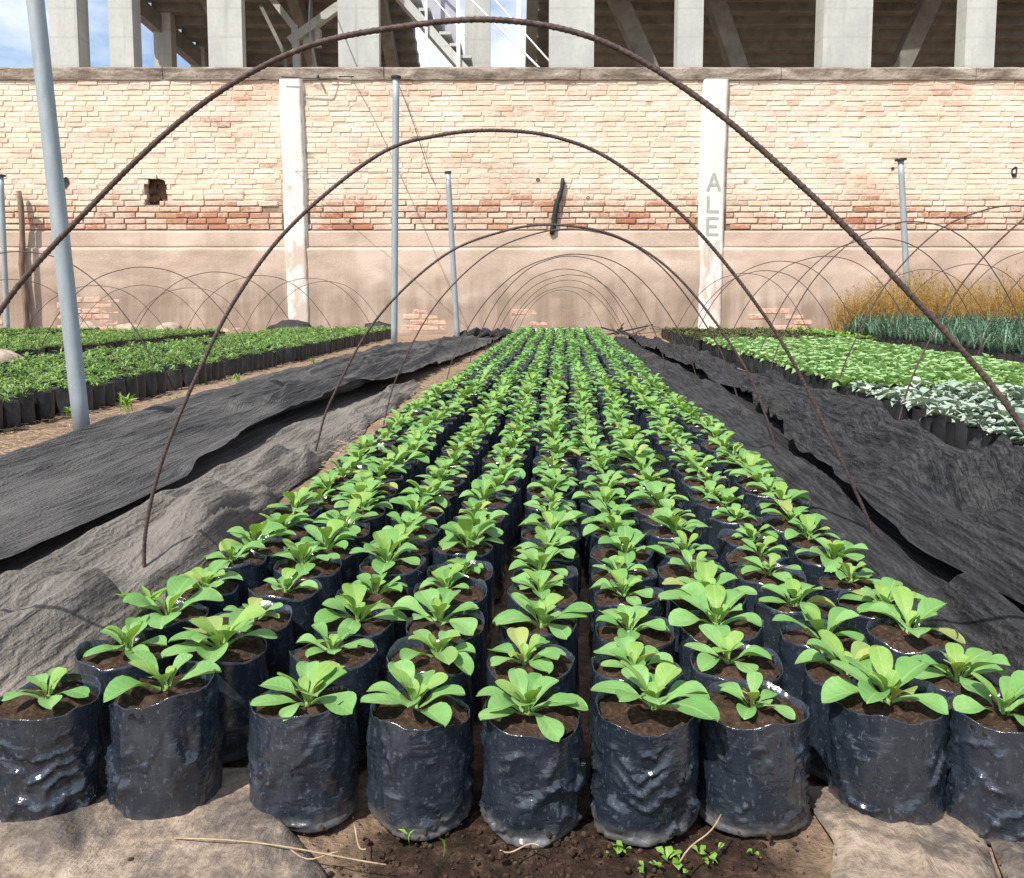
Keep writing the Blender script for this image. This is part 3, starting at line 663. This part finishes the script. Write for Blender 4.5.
for k, (y, cx, hw, H) in enumerate([(6.6,4.15,.86,1.02), (7.6,4.3,.86,1.0), (8.8,4.3,.86,.92), (9.9,4.3,.86,.9)]):
    hoop(hp(cx, hw, H, y), .0038, False, 'thin rusty hoop over the bluish onion bed, %s from its near end' % ORD[k], 'hoops over the onion bed')

# ------------------------------------------------------------------ shade cloths
def interp(tab, y): a = np.array(tab); return np.interp(y, a[:,0], a[:,1])
def ridge(X, Y, pts, w, h):
    """height of a rounded fold along a polyline"""
    best = np.full(X.shape, 9.); 
    for (ax, ay), (bx, by) in zip(pts[:-1], pts[1:]):
        dx, dy = bx-ax, by-ay; t = np.clip(((X-ax)*dx+(Y-ay)*dy)/(dx*dx+dy*dy), 0, 1)
        best = np.minimum(best, np.hypot(X-ax-t*dx, Y-ay-t*dy))
    return h*np.exp(-(best/w)**2)
def cloth(name, A, B, y0, y1, na, nb, hfun, mat, jag=.02, sd=0, lip=.03, lift=(0,0), p=1.5):
    tt = np.linspace(0, 1, na); ys = y0+(y1-y0)*np.linspace(0, 1, nb)**p
    T_, Y_ = np.meshgrid(tt, ys, indexing='ij')
    ea = interp(A, Y_)+jag*fbm(Y_*3.1, 0, 0, sd)*2+jag*.5*fbm(Y_*11, 0, 0, sd+3); eb = interp(B, Y_)+jag*fbm(Y_*2.7, 5, 0, sd+1)*2+jag*.5*fbm(Y_*12, 0, 0, sd+4)
    X_ = ea+(eb-ea)*T_; Z_ = hfun(X_, Y_, T_)
    da, db = np.abs(X_-ea), np.abs(eb-X_)
    Z_ = Z_*np.clip(np.minimum(db/lip if not lift[1] else 9, da/lip if not lift[0] else 9), 0, 1)**.6
    yb = np.clip(np.minimum(Y_-y0, y1-Y_)/.06, 0, 1)**.6; Z_ = Z_*yb+.004
    Y_ = Y_ + .05*fbm(X_*3, Y_*.2, 0, sd+9)
    P3 = np.stack([X_, Y_, Z_], -1)
    if eb[0,0] < ea[0,0]: P3 = P3[::-1]
    t = Tm().grid(P3, na, nb); return link(name, t.mesh(name, mat, True))
def folds(X, Y, sd, k=9., amp=.02, stretch=.3, warp=.25):
    w = X+warp*fbm(X*.9, Y*.55, 0, sd, 3)
    a = 1-np.abs(vn(w*k, Y*stretch, 0, sd+1)); b_ = 1-np.abs(vn(w*k*2.3, Y*stretch*1.7, 0, sd+2))
    c = 1-np.abs(vn(w*k*5.2+.5*vn(X*6, Y*2, 0, sd+8), Y*stretch*3.5, 0, sd+3)); msk = .25+.75*np.clip(.5+1.3*vn(X*2.2, Y*1.2, 0, sd+12), 0, 1)
    e_ = 1-np.abs(vn(w*k*11, Y*stretch*6, 0, sd+5))
    d = 1-np.abs(vn(X*2.1+Y*1.5, Y*1.6-X*1.4, 0, sd+14))
    return amp*(a**5*1.2+msk*(.8*b_**5+.34*c**3+.13*e_**3)+.35*d**9)+amp*.15*fbm(X*4, Y*2, 0, sd+4, 2)
def ropes(X, Y, sd, xa, xb, y0, y1, n, w0, h0):
    r = random.Random(sd); z = 0
    for q in range(n):
        x = xa+(xb-xa)*(q+r.random())/n; y = y0+(y1-y0)*r.random()*.5; P = []; dx = (r.random()-.5)*.10
        for m in range(7):
            P.append((x, y)); y += (y1-y0)*(.06+.07*r.random()); dx = dx*.6+(r.random()-.5)*.14; x = min(max(x+dx, min(xa, xb)), max(xa, xb))
        z = np.maximum(z, ridge(X, Y, P, w0*(.7+.7*r.random()), h0*(.6+.7*r.random())))
    return z
Lin = [(.6,-.655),(.95,-.66),(1.3,-.695),(1.5,-.72),(1.8,-.755),(2.3,-.79),(3.1,-.83),(4.6,-.86),(6,-.86)]
Lmid = [(.6,-1.22),(1.44,-1.085),(1.8,-1.09),(2.2,-1.085),(2.6,-1.13),(3.2,-1.19),(3.74,-1.14),(4.5,-1.06),(5.2,-.98),(7,-.90),(9,-.82),(10.6,-.80)]
Lout = [(.6,-1.85),(2.6,-1.90),(3.1,-1.93),(4.8,-2.02),(6.9,-2.0),(9.0,-1.84),(10.1,-1.56),(10.6,-1.3)]
def hD(X, Y, T):
    z = .014+folds(X, Y, 60, 6., .030, .6, .3)
    z = z+ridge(X, Y, [(-.98,.70),(-.80,.98),(-.77,1.12),(-.775,1.24)], .055, .088)+ridge(X, Y, [(-1.3,1.15),(-.98,1.30),(-.90,1.42),(-.86,1.62),(-.90,1.95)], .05, .038)
    z = z+ridge(X, Y, [(-.84,1.75),(-.88,2.1),(-.93,2.5)], .04, .04)+ridge(X, Y, [(-.79,1.47),(-.81,1.75),(-.83,2.1),(-.86,2.5)], .022, .030)
    z = z - ridge(X, Y, [(-1.05,1.12),(-.86,1.27),(-.76,1.31)], .030, .045)
    z = z+ropes(X, Y, 81, -.76, -1.05, .75, 3.2, 6, .022, .020)+ropes(X, Y, 82, -.76, -1.05, .8, 2.4, 5, .012, .014)
    z = z*np.clip((X-interp(Lmid, Y))/.10+.25, .12, 1)
    z = z*(1-.75*np.exp(-((X+.84)**2+(Y-1.50)**2)/.09**2))
    return np.maximum(z, .004)
tag(cloth('shade_cloth', Lin, [(y, x-.30) for y, x in Lmid], .62, 5.0, 110, 300, hD, M_clothD, .014, 5), 'dusty crumpled brownish grey shade cloth heaped beside the front of the centre bed', 'shade cloth')
def hU(X, Y, T):
    z = .040+.022*np.clip((1.9-Y), 0, 1)+folds(X, Y, 80, 5., .022, .28, .25)*(.5+.5*np.clip(Y-2, 0, 1.5))
    z = z+ridge(X, Y, [(-1.10,2.3),(-1.17,3.2),(-1.12,3.8),(-1.04,4.6),(-.96,6)], .05, .035)+ridge(X, Y, [(-1.35,3.6),(-1.25,4.8),(-1.15,6.5),(-1.0,9)], .06, .045)
    z = z+ridge(X, Y, [(-1.6,1.0),(-1.45,2.4),(-1.5,4)], .16, .030)+ropes(X, Y, 91, -1.1, -1.75, 3.2, 9.5, 6, .030, .035)+ropes(X, Y, 92, -1.15, -1.8, 1.2, 4.5, 4, .022, .012)
    return np.maximum(z, .006)
tag(cloth('shade_cloth', Lmid, Lout, .62, 10.6, 120, 420, hU, M_clothL, .010, 15, .10, (1, 0)), 'long dark grey shade cloth spread flat between galvanised pole and centre bed', 'shade cloth')
Rin = [(.6,.60),(1.1,.60),(1.5,.595),(2.0,.60),(3.2,.62),(5.3,.62),(8,.64),(11,.70)]
Rout = [(.6,1.75),(2.1,1.56),(2.7,1.445),(3.3,1.43),(4.2,1.42),(5.7,1.41),(7.1,1.38),(9,1.30),(11,1.15)]
Rmid = [(.6,.80),(1.0,.78),(1.4,.755),(1.7,.74),(2.05,.765),(2.5,.83),(2.9,.80),(3.3,.88),(4.2,.98),(5.5,.93),(7.5,.90),(11,.88)]
def hR(X, Y, T):
    z = .016+folds(X, Y, 120, 7., .030, .35, .3)
    z = z+ridge(X, Y, [(.66,1.05),(.70,1.25),(.71,1.42)], .04, .06)+ridge(X, Y, [(.68,1.6),(.66,2.2),(.70,2.8)], .03, .02)
    z = z*np.clip((interp(Rmid, Y)-X)/.07+.3, .12, 1)
    return np.maximum(z, .004)
def hR2(X, Y, T):
    z = .026+folds(X, Y, 140, 6., .046, .32, .4)
    z = z+ridge(X, Y, [(.90,2.02),(1.04,2.13),(1.15,2.2),(1.45,2.5)], .045, .085)-ridge(X, Y, [(.95,1.92),(1.1,2.02),(1.3,2.2)], .03, .05)
    z = z+ridge(X, Y, [(.82,2.95),(.92,2.78),(1.1,2.9),(1.3,3.3)], .05, .05)+ridge(X, Y, [(1.12,3.1),(1.25,3.6),(1.2,4.6)], .05, .055)+ridge(X, Y, [(.85,1.0),(.82,1.5),(.82,1.9),(.92,2.4)], .05, .03)
    z = z+.03*np.clip(fbm(X*1.6, Y*1.3, 0, 131), 0, 1)
    z = z+ropes(X, Y, 71, .86, 1.36, 1.0, 4.6, 8, .026, .045)+ropes(X, Y, 72, .9, 1.3, 3.6, 9, 5, .035, .04)+ropes(X, Y, 73, .85, 1.4, 1.2, 3.2, 6, .014, .020)
    z = z*np.clip(.35+1.6*(1-T), 0, 1)
    return np.maximum(z, .012)
tag(cloth('shade_cloth', Rin, [(y, x+.22) for y, x in Rmid], .62, 11.0, 80, 420, hR, M_clothR, .014, 25), 'narrow under layer of black net tucked against the centre bed bags', 'shade cloth')
tag(cloth('shade_cloth', Rmid, Rout, .62, 10.8, 170, 520, hR2, M_clothR, .012, 35, .05, (1, 0)), 'long black knitted shade net in deep folds between centre bed and pale green bed', 'shade cloth')

# muddy ground fabric under the front bags
def gpiece(A, B, y0, y1, sd, label, amp=.005):
    f = lambda X, Y, T: .006+amp*(.5+.5*fbm(X*5, Y*5, 0, sd))+amp*.5*np.clip(fbm(X*22, Y*22, 0, sd+2, 3), -.5, 1)+amp*1.6*(1-np.abs(vn(X*7+.6*vn(X*5, Y*5, 0, sd+4), Y*3.5, 0, sd+5)))**7+amp*.8*(1-np.abs(vn(X*5, Y*13, 0, sd+6)))**7
    o = cloth('ground_fabric', A, B, y0, y1, 70, 60, f, M_gcloth, .016, sd, .02, p=1.0); tag(o, label, 'ground fabric', 'strips of ground fabric at the bed front'); return o
gpiece([(.4,-.95),(1,-.95)], [(.4,-.18),(.60,-.20),(.72,-.225),(.80,-.30),(.9,-.33)], .45, .90, 201, 'mud caked ground fabric strip under the bags by the dusty cloth')
gpiece([(.4,.16),(.62,.185),(.72,.24),(.80,.285),(.9,.30)], [(.4,.32),(.7,.395),(.8,.43),(.9,.45)], .45, .90, 211, 'mud caked ground fabric strip under the two bags next to the end')
gpiece([(.4,.345),(.7,.405),(.8,.44),(.9,.46)], [(.4,.95),(1,.95)], .45, .90, 221, 'mud caked ground fabric strip under the end bag by the black net', .006)

# ------------------------------------------------------------------ side beds
def sbag_t(sd, Rr, H, n=12):
    t = Tm(); r = np.random.RandomState(sd); V = []; prof = [(.0,.92),(.1,1),(.5,1.02),(.92,.97),(1,1)]
    for zf, rf in prof:
        for k in range(n):
            a = 2*math.pi*k/n; rr = Rr*rf*(1+.05*r.randn()*.8); V.append((rr*math.cos(a), rr*math.sin(a), zf*H+(.004*r.randn() if zf == 1 else 0)))
    F = [(q*n+k, q*n+(k+1) % n, (q+1)*n+(k+1) % n, (q+1)*n+k) for q in range(len(prof)-1) for k in range(n)]
    t.add(V, F); t.add([(Rr*.97*math.cos(2*math.pi*k/n), Rr*.97*math.sin(2*math.pi*k/n), H-.010) for k in range(n)], [tuple(range(n))], 1); return t
def foliage_t(kind_, sd):
    r = random.Random(sd); t = Tm()
    def put(lt, el, az, L, z=0, x=0, y=0):
        m = mtx((x-math.sin(az)*.003, y+math.cos(az)*.003, z), (el, 0, az), L); t.add([m @ Vector(v) for v in lt.V], lt.F)
    if kind_ == 'feather':
        for k in range(30):
            z = r.random()*.03; put(leaf_t(.11, .3, .1, 4, 2, sd+k), R(5+r.random()*65), r.random()*6.28, .032+r.random()*.036, z, (r.random()-.5)*.03, (r.random()-.5)*.03)
    elif kind_ == 'broad':
        for k in range(9): put(leaf_t(.38, .25, .4, 6, 5, sd+k, .06), R(15+k*8+r.random()*18), k*2.4+r.random(), .052+r.random()*.026)
    elif kind_ == 'silver':
        for k in range(9): put(leaf_t(.30, .3+.4*r.random(), .6, 6, 5, sd+k, .10), R(k*8+r.random()*22), k*2.4+r.random(), .040+r.random()*.034)
    elif kind_ == 'leek':
        for k in range(11):
            L = .15+r.random()*.16; az = r.random()*6.28; el = R(60+r.random()*29); P = []
            w = .0062; b = (r.random()*.9)
            for q in range(6):
                f = q/5; e = el-b*f*f; 
                P.append((math.cos(e)*f*L, f*L*math.sin(e)*.98))
            V = []
            for q, (d, z) in enumerate(P):
                ww = w*(1-(q/5)**2*.95); 
                for sx in (-1, 0, 1): V.append((-math.sin(az)*d+math.cos(az)*sx*ww, math.cos(az)*d+math.sin(az)*sx*ww, z+(.003 if sx else 0)))
            t.grid(V, 6, 3)
    elif kind_ == 'low':
        for k in range(14): put(leaf_t(.2, .3, .1, 4, 3, sd+k), R(5+r.random()*65), r.random()*6.28, .035+r.random()*.045, r.random()*.02)
    return t
def bed(name, cat, fkind, mat, x0, x1, y0, y1, pitch, Rr, H, maxn, score, label, group, slabel, sd, inset=.0, keep=None, sc=1.0, gap=.0):
    r = random.Random(sd); bt = [sbag_t(sd+k, Rr, H) for k in range(4)]; ft = [foliage_t(fkind, sd*3+k) for k in range(6)]
    bme = [q.mesh('bag', [M_sbag, M_soil], True) for q in bt]; fme = [q.mesh('foliage', mat, True) for q in ft]
    pos = []; nx = int((x1-x0)/pitch); ny = int((y1-y0)/pitch)
    for i in range(nx):
        for j in range(ny):
            x = x0+(i+.5)*pitch+(r.random()-.5)*pitch*.14; y = y0+(j+.5)*pitch+(r.random()-.5)*pitch*.14
            if x < -.86*y-.1 or x > .68*y+.1: continue
            if keep and not keep(x, y): continue
            if r.random() < gap: continue
            pos.append((x, y, (.62+r.random()*.56)*sc, r.random()*6.28, H*(.92+r.random()*.16), i if x0 > 0 else nx-1-i))
    vis = [p for p in pos if -.74*p[1] < p[0] < .56*p[1]]; vis.sort(key=score)
    ind = set(map(id, vis[:maxn])); fb_, ff_ = [], []
    for p in pos:
        x, y, s, rot, h, ci = p
        if id(p) in ind:
            e = link(name, None, None, (x, y, 0), (0, 0, rot)); lab = label % ORD[ci]; tag(e, lab, cat, group)
            link('bag', bme[r.randrange(4)], e, (0,0,0), (0,0,0), (1,1,h/H)); link('foliage', fme[r.randrange(6)], e, (0,0,h-.008), (0,0,0), (s,s,s))
        else:
            k = r.randrange(4); fb_.append((bt[k].arrays(), mtx((x,y,0), (0,0,rot), (1,1,h/H)))); ff_.append((ft[r.randrange(6)].arrays(), mtx((x,y,h-.008), (0,0,rot), s)))
    if ff_:
        o = kind(link('far_'+name+'s', merged(name, ff_, [mat])), 'stuff'); tag(o, slabel, cat+'s'); kind(link('bags', merged('bags', fb_, [M_sbag, M_soil]), o), 'stuff')
nearest = lambda p: p[1]
bed('feathery_seedling', 'seedling', 'feather', M_feather, -3.80, -2.28, 2.6, 11.0, .105, .050, .128, 235, lambda p: p[1] if p[0] < -2.44 else p[1]*.3,
    'small feathery green seedling in black bag, %s row in from the bare path',
    'feathery seedlings by the bare path', 'far mass of feathery green seedlings in the bed by the bare path', 301, gap=.07, sc=.84)
bed('feathery_seedling', 'seedling', 'feather', M_feather, -6.2, -4.42, 5.2, 10.6, .105, .050, .115, 65, lambda p: p[1]+8*abs(p[0]+4.42), 'feathery seedling in black bag in second bed from the path, %s row from its edge',
    'feathery seedlings in the second bed', 'mass of feathery green seedlings in the second bed from the bare path', 311, sc=.9, gap=.07)
bed('feathery_seedling', 'seedling', 'feather', M_feather, -8.6, -6.5, 8.6, 11.2, .105, .050, .115, 30, lambda p: p[1]*.2+8*abs(p[0]+6.5), 'short feathery seedling in bed farthest from the path, %s row from its edge',
    'feathery seedlings in the farthest bed', 'mass of feathery green seedlings in the bed farthest from the path', 321, sc=.6)
bed('silver_seedling', 'seedling', 'silver', M_silver, 1.42, 3.0, 2.2, 4.05, .088, .041, .118, 200, nearest, 'silvery pale leaved seedling in narrow black bag, %s row in from the black net', 'silvery seedlings', 'remaining silvery seedlings at the outer side of the block', 331)
bed('pale_seedling', 'seedling', 'broad', M_lettuce, 1.42, 3.0, 4.07, 8.3, .088, .041, .118, 290, lambda p: p[1] if p[0] > 1.5 else p[1]*.4, 'pale green broad leaved seedling in narrow bag, %s row in from the black net', 'pale green seedlings', 'far mass of pale green broad leaved seedlings', 341, gap=.0)
bed('dark_seedling', 'seedling', 'low', M_dark, 1.36, 2.9, 8.4, 11.2, .10, .046, .13, 40, lambda p: p[1]+6*abs(p[0]-1.36), 'sparse dark seedling beyond the pale green ones, %s row in from the black net', 'dark sparse seedlings', 'mass of sparse dark seedlings at the far end by the wall', 351, sc=.8)
bed('onion_seedling', 'seedling', 'leek', M_leek, 3.40, 5.2, 5.6, 10.2, .115, .052, .14, 260, nearest, 'tall bluish onion seedling in black bag, %s row from the pale green bed', 'bluish onion seedlings', 'remaining mass of bluish onion seedlings', 361)
bed('green_seedling', 'seedling', 'low', M_weed, 2.98, 3.38, 8.6, 11.0, .11, .05, .13, 60, lambda p: p[1]+6*abs(p[0]-2.98), 'low bright green seedling in bag beside the onions, %s row from the dark seedlings', 'low green seedlings', 'mass of low green seedlings beyond the onions', 371)
# ochre grass: a mass of fine stems
r2 = random.Random(9); items = []
blades = []
for k in range(8):
    L = 1.0; P = [(.10*k/8*math.sin(q*.7)*(q/5), .15*(q/5)**2*(1 if k % 2 else -1), q/5) for q in range(6)]
    t = Tm(); V = []
    for q, p in enumerate(P):
        for sx in (-1, 1): V.append((p[0]+sx*.006*(1-q/5.5), p[1], p[2]))
    t.grid(V, 6, 2)
    for q in range(7):
        a = r2.random()*6.28; z = .4+.6*r2.random(); pp = (P[int(z*5)][0], P[int(z*5)][1], z); l = .05+.07*r2.random()
        t.add([(pp[0]-.004, pp[1], z), (pp[0]+.004, pp[1], z), (pp[0]+math.cos(a)*l, pp[1]+math.sin(a)*l, z+l*.8)], [(0,1,2)])
    blades.append(t.arrays())
for k in range(9000):
    x = 3.75+r2.random()*4.6; y = 10.25+r2.random()*1.3
    hh = (.50+.52*r2.random()**1.3)*(.85+.3*math.sin(x*2.3+y*1.7)*math.sin(x*5.1))*(.72+.28*min(1, (x-3.7)/1.6)); items.append((blades[r2.randrange(8)], mtx((x, y, 0), ((r2.random()-.5)*.35, (r2.random()-.5)*.35, r2.random()*6.28), (.9, .9, hh))))
tag(kind(link('ochre_grass', merged('ochre_grass', items, [M_ochre])), 'stuff'), 'tall ochre and olive grassy plants massed against the plaster base', 'grass')

# ------------------------------------------------------------------ poles and posts
def pole(name, a, b, rad, label, mat=M_galv, cap=0, n=14, cat='pole', group=None):
    a, b = Vector(a), Vector(b); P = [a+(b-a)*k/12 for k in range(13)]
    e = link(name, Tm().tube(P, rad, n).mesh(name, mat, True)); tag(e, label, cat, group)
    if cap:
        d = (b-a).normalized(); link('cap', Tm().tube([b-d*.005, b+d*.02], rad*cap, n).mesh('cap', M_wire, False), e)
    return e
pole('steel_pole', (-1.95,3.118,-.05), (-2.125,3.14,2.45), .032, 'thick leaning galvanised steel pole standing beside the dark shade cloth', n=24)
pole('steel_pole', (-2.003,9.437,-.05), (-1.94,9.44,3.106), .040, 'tall thin galvanised pole reaching up to the wall coping, wire tied on top', cap=1.5)
pole('steel_pole', (-1.402,10.7,-.05), (-1.519,10.7,2.208), .036, 'short galvanised pole with small cap leaning in front of the plaster base', cap=1.25)
pole('steel_pole', (4.79,11.35,-.05), (4.57,11.35,2.42), .040, 'galvanised pole with flat cap rising out of the ochre grass', cap=1.9)
pole('steel_pole', (-8.45,11.7,-.05), (-8.42,11.7,2.38), .040, 'galvanised pole with cap standing next to the weathered wooden post', cap=1.7)
t = Tm(); P = [(-8.35+.02*math.sin(k), 12.0+.012*math.cos(k*2), -.05+.225*k) for k in range(11)]
t.tube(P, lambda i, k: .048+.006*math.sin(i*2.1+k*1.7)-.001*i, 9)
tag(link('wooden_post', t.mesh('wooden_post', M_wood, True)), 'weathered brown wooden post standing near the wall', 'post')
# hanging strip on the wall
def wp(u, v, z): return wloc(u, WD+v, z)
t = Tm(); P = [wp(.79-.183*f+.012*math.sin(f*9), -.05-.01*math.sin(f*4), 2.40-.86*f) for f in np.linspace(0, 1, 12)]
t.tube(P, lambda i, k: (.020+.018*math.sin(i*1.3+k)**2+.016*min(1, i/7))*(1 if i < 11 else .7), 8)
tag(link('hanging_rag', t.mesh('hanging_rag', M_black, True)), 'blackened strip hanging from a hole down the brick wall', 'rag')
def wire(P, rad, label, n=14):
    P = spline(P, n); return tag(link('wire', Tm().tube(P, rad, 5).mesh('wire', M_wire, True)), label, 'wire', 'wires along the wall')
wire([wp(-3.5,-.16,3.90), wp(-2.9,-.16,3.87), wp(-2.4,-.2,3.89), wp(-1.99,-3.16,3.10), ], .008, 'sagging dark wire tied from the coping to the tall thin pole')
wire([wp(-1.75,-.14,3.86), wp(-1.5,-.14,3.2), wp(-1.28,-.12,2.5), wp(-1.18,-.10,2.30)], .006, 'thin loose wire dangling down the bricks beside the tall pole')
wire([wp(-5.3,9.8,9.6), wp(-4.2,4.5,6.4), wp(-2.95,-.13,3.90)], .018, 'dark cable running from the stadium down to the wall coping')
wire([wp(-3.6,-.10,2.52), wp(-3.3,-.11,2.50), wp(-.86,-1.95,2.20)], .004, 'thin wire stretched from the white pilaster to the short capped pole')

# ------------------------------------------------------------------ rubble, scrap and litter
def rock(loc, s, label, mat=M_stone, name='stone', cat='stone', sd=0, group=None):
    n, m = 14, 9; V = []
    for i in range(n):
        for j in range(m):
            a = 2*math.pi*i/n; b = math.pi*(j/(m-1)-.5); d = np.array([math.cos(a)*math.cos(b), math.sin(a)*math.cos(b), math.sin(b)])
            q = d*(1+.55*float(fbm(d[0]*1.6+sd, d[1]*1.6, d[2]*1.6, sd, 3))); V.append(tuple(q*np.array(s)))
    F = [(i*m+j, ((i+1) % n)*m+j, ((i+1) % n)*m+j+1, i*m+j+1) for i in range(n) for j in range(m-1)]
    return tag(link(name, Tm().add(V, F).mesh(name, mat, True), None, (loc[0], loc[1], loc[2]+s[2]*.55)), label, cat, group)
rock((-7.3,11.75,0), (.26,.16,.12), 'large pale stone lying at the wall foot near the wooden post', sd=1)
rock((-6.6,11.8,0), (.22,.15,.11), 'pale rounded rubble stone at the wall foot beneath the broken hole', sd=2)
rock((-5.9,11.7,0), (.22,.16,.12), 'small pale rubble stone at the wall foot behind the feathery bed', sd=3)
rock((-4.4,6.0,0), (.20,.14,.10), 'pale stone lying in the gap between the two feathery beds', sd=4)
rock((-4.1,11.9,0), (.34,.2,.14), 'low black plastic heap at the wall foot by the plain white pilaster', M_black, 'plastic_heap', 'scrap', 5)
rock((-2.75,11.9,0), (.24,.15,.12), 'taller black plastic heap at the wall foot behind the far path end', M_black, 'plastic_heap', 'scrap', 6)
r3 = random.Random(21)
for k in range(13):
    t = Tm(); x, y = .75+r3.random()*1.0, 11.6+r3.random()*.6; a = r3.random()*3.1; L = .12+r3.random()*.22
    t.bar((-L*math.cos(a), -L*math.sin(a)*.4, .02), (L*math.cos(a), L*math.sin(a)*.4, .05+r3.random()*.16), .03, .02)
    tag(link('scrap_stick', t.mesh('scrap_stick', M_wood if k % 3 else M_black), None, (x, y, 0)), 'dark broken stick in the scrap heap at the far end of the black net', 'stick', 'scrap sticks at the bed end')
tag(link('white_board', Tm().box(-.62,.45,0,.12,0,.10).mesh('white_board', M_board), None, (-.05,12.0,0)), 'long low white board lying across the far end of the centre bed', 'board')
for k in range(9):
    t = Tm(); t.tube([(-.10-r3.random()*.1,0,.03), (0,r3.random()*.05,.07+r3.random()*.05), (.12+r3.random()*.1,.02,.02)], lambda i, q: (.02,.06,.02)[i]*(1+.2*math.sin(q*2+k)), 7)
    tag(link('net_scrap', t.mesh('net_scrap', M_clothR, True), None, (-1.55+r3.random()*.8, 10.3+r3.random()*1.1, 0)), 'dark crumpled scrap of net on bare ground near the far bed end', 'scrap', 'net scraps at the far path end')

# straw over the bare path and loose fibres round the bed
items = []; stq = [Tm().bar((-.5,0,0), (.5,.06*(k-1),.0), .06+.02*k, .03).arrays() for k in range(3)]
for k in range(5200):
    y = 2.4+8.2*r3.random()**1.3; x = -2.05+(r3.random()-.5)*.62 if r3.random() < .75 else -.85+(r3.random()-.5)*.25
    if x > -1.2 and y < 4.4: y = 2.5+r3.random()*7
    L = .02+.05*r3.random(); items.append((stq[k % 3], mtx((x, y, GH(x, y)+.006+.012*r3.random()), ((r3.random()-.5)*.3, (r3.random()-.5)*.3, r3.random()*6.28), (L, .035, .05))))
tag(kind(link('straw_litter', merged('straw_litter', items, [M_straw], False)), 'stuff'), 'dry straw and fibres scattered over the bare path', 'straw')
items = []; cl = [soil_t(s, 1, 7, 2, 0, .0).arrays() for s in range(1)]
def clod_t(sd):
    V = []; n, m = 7, 5
    for i in range(n):
        for j in range(m):
            a = 2*math.pi*i/n; b = math.pi*(j/(m-1)-.5); d = np.array([math.cos(a)*math.cos(b), math.sin(a)*math.cos(b), math.sin(b)])
            V.append(tuple(d*(1+.5*float(vn(d[0]*2+sd, d[1]*2, d[2]*2, sd)))))
    return Tm().add(V, [(i*m+j, ((i+1) % n)*m+j, ((i+1) % n)*m+j+1, i*m+j+1) for i in range(n) for j in range(m-1)]).arrays()
cl = [clod_t(s) for s in range(6)]
for k in range(2600):
    x = -.75+1.45*r3.random() if k % 3 == 0 else -.02+r3.gauss(0, .13); y = .52+.30*r3.random(); s = .0010+.0038*r3.random()**4
    items.append((cl[r3.randrange(6)], mtx((x, y, GH(x, y)+s*.4+(.012 if k % 3 == 0 else 0)), (r3.random()*6, r3.random()*6, 0), (s, s*.9, s*.7))))
tag(kind(link('soil_crumbs', merged('soil_crumbs', items, [M_soil])), 'stuff'), 'dark soil crumbs and clods scattered before the front bags', 'soil')
for k, (a, b, lb) in enumerate([((-.395,.755),(-.17,.735),'long thin dry stalk lying before the third and fourth front bags'), ((.118,.745),(.165,.79),'bent dry stalk leaning between the shiny creased bag and the smallest seedling'),
        ((-.215,.78),(-.195,.75),'short dry stalk lying between the third and fourth front bags'), ((-.27,.745),(-.22,.738),'short crooked twig at the edge of the muddy ground fabric'), ((-.06,.765),(-.02,.760),'short dry twig on dark soil before the lowest bag')]):
    P = [(a[0]+(b[0]-a[0])*f, a[1]+(b[1]-a[1])*f+(.004 if k else .001)*math.sin(f*5+k), .016+.004*math.sin(f*4+k)+(.03*f if k == 1 else 0)) for f in np.linspace(0, 1, 9)]
    tag(link('dry_stalk', Tm().tube(P, .0008, 6).mesh('dry_stalk', M_straw, True)), lb, 'stalk', 'dry stalks on the ground')
wl = [leaf_t(.3, .2, .2, 5, 3, 600+k).mesh('leaf', M_weed, True) for k in range(3)]
def weed(x, y, n, L, lb, tall=0):
    e = link('weed_sprout', None, None, (x, y, GH(x, y))); tag(e, lb, 'weed', 'weed sprouts before the bags')
    for k in range(n): 
        dx, dy = (r3.random()-.5)*L*2.2, (r3.random()-.5)*L*1.6
        l_ = L*(.6+.6*r3.random()); link('leaf', wl[k % 3], e, (dx, dy, .004+r3.random()*.006), (R(tall+15+r3.random()*40), 0, r3.random()*6.28), (l_*(1 if not tall else .25), l_, l_))
weed(.115,.775,12,.014,'leafy weed sprouts under the shiny creased bag at the front row')
weed(.06,.780,10,.009,'tiny weed sprouts under the near corner of the shiny creased bag')
weed(.153,.785,9,.010,'tiny weed sprouts between the creased bag and the smallest seedling bag')
weed(.095,.752,6,.012,'little flat weed sprouts on dark soil before the creased bag')
weed(-.14,.778,3,.022,'single thin grass blade standing before the fourth front bag', 45)
weed(-.40,.735,4,.014,'little green weed on muddy fabric before the second front bag')
weed(.20,.790,5,.007,'tiny weed sprouts under the smallest seedling bag')
for k, (x, y, s) in enumerate([(-2.12,3.75,.09), (-2.2,3.45,.07), (-2.13,5.1,.06), (-1.98,4.0,.05), (-2.05,6.5,.06)]):
    e = link('grass_tuft', None, None, (x, y, 0)); tag(e, 'green grass tuft growing on the path along the feathery bed edge', 'grass', 'grass tufts along the path')
    for q in range(10): link('leaf', wl[q % 3], e, ((r3.random()-.5)*.05, (r3.random()-.5)*.05, .004), (R(45+r3.random()*40), 0, r3.random()*6.28), (s*.25, s*1.3, s))
e = link('grass_tuft', None, None, (-.60,1.09,.0)); tag(e, 'thin grass tuft between the dusty cloth and the end bags', 'grass')
for q in range(6): link('leaf', wl[q % 3], e, ((r3.random()-.5)*.02, (r3.random()-.5)*.02, .10), (R(55+r3.random()*30), 0, r3.random()*6.28), (.02, .06, .06))
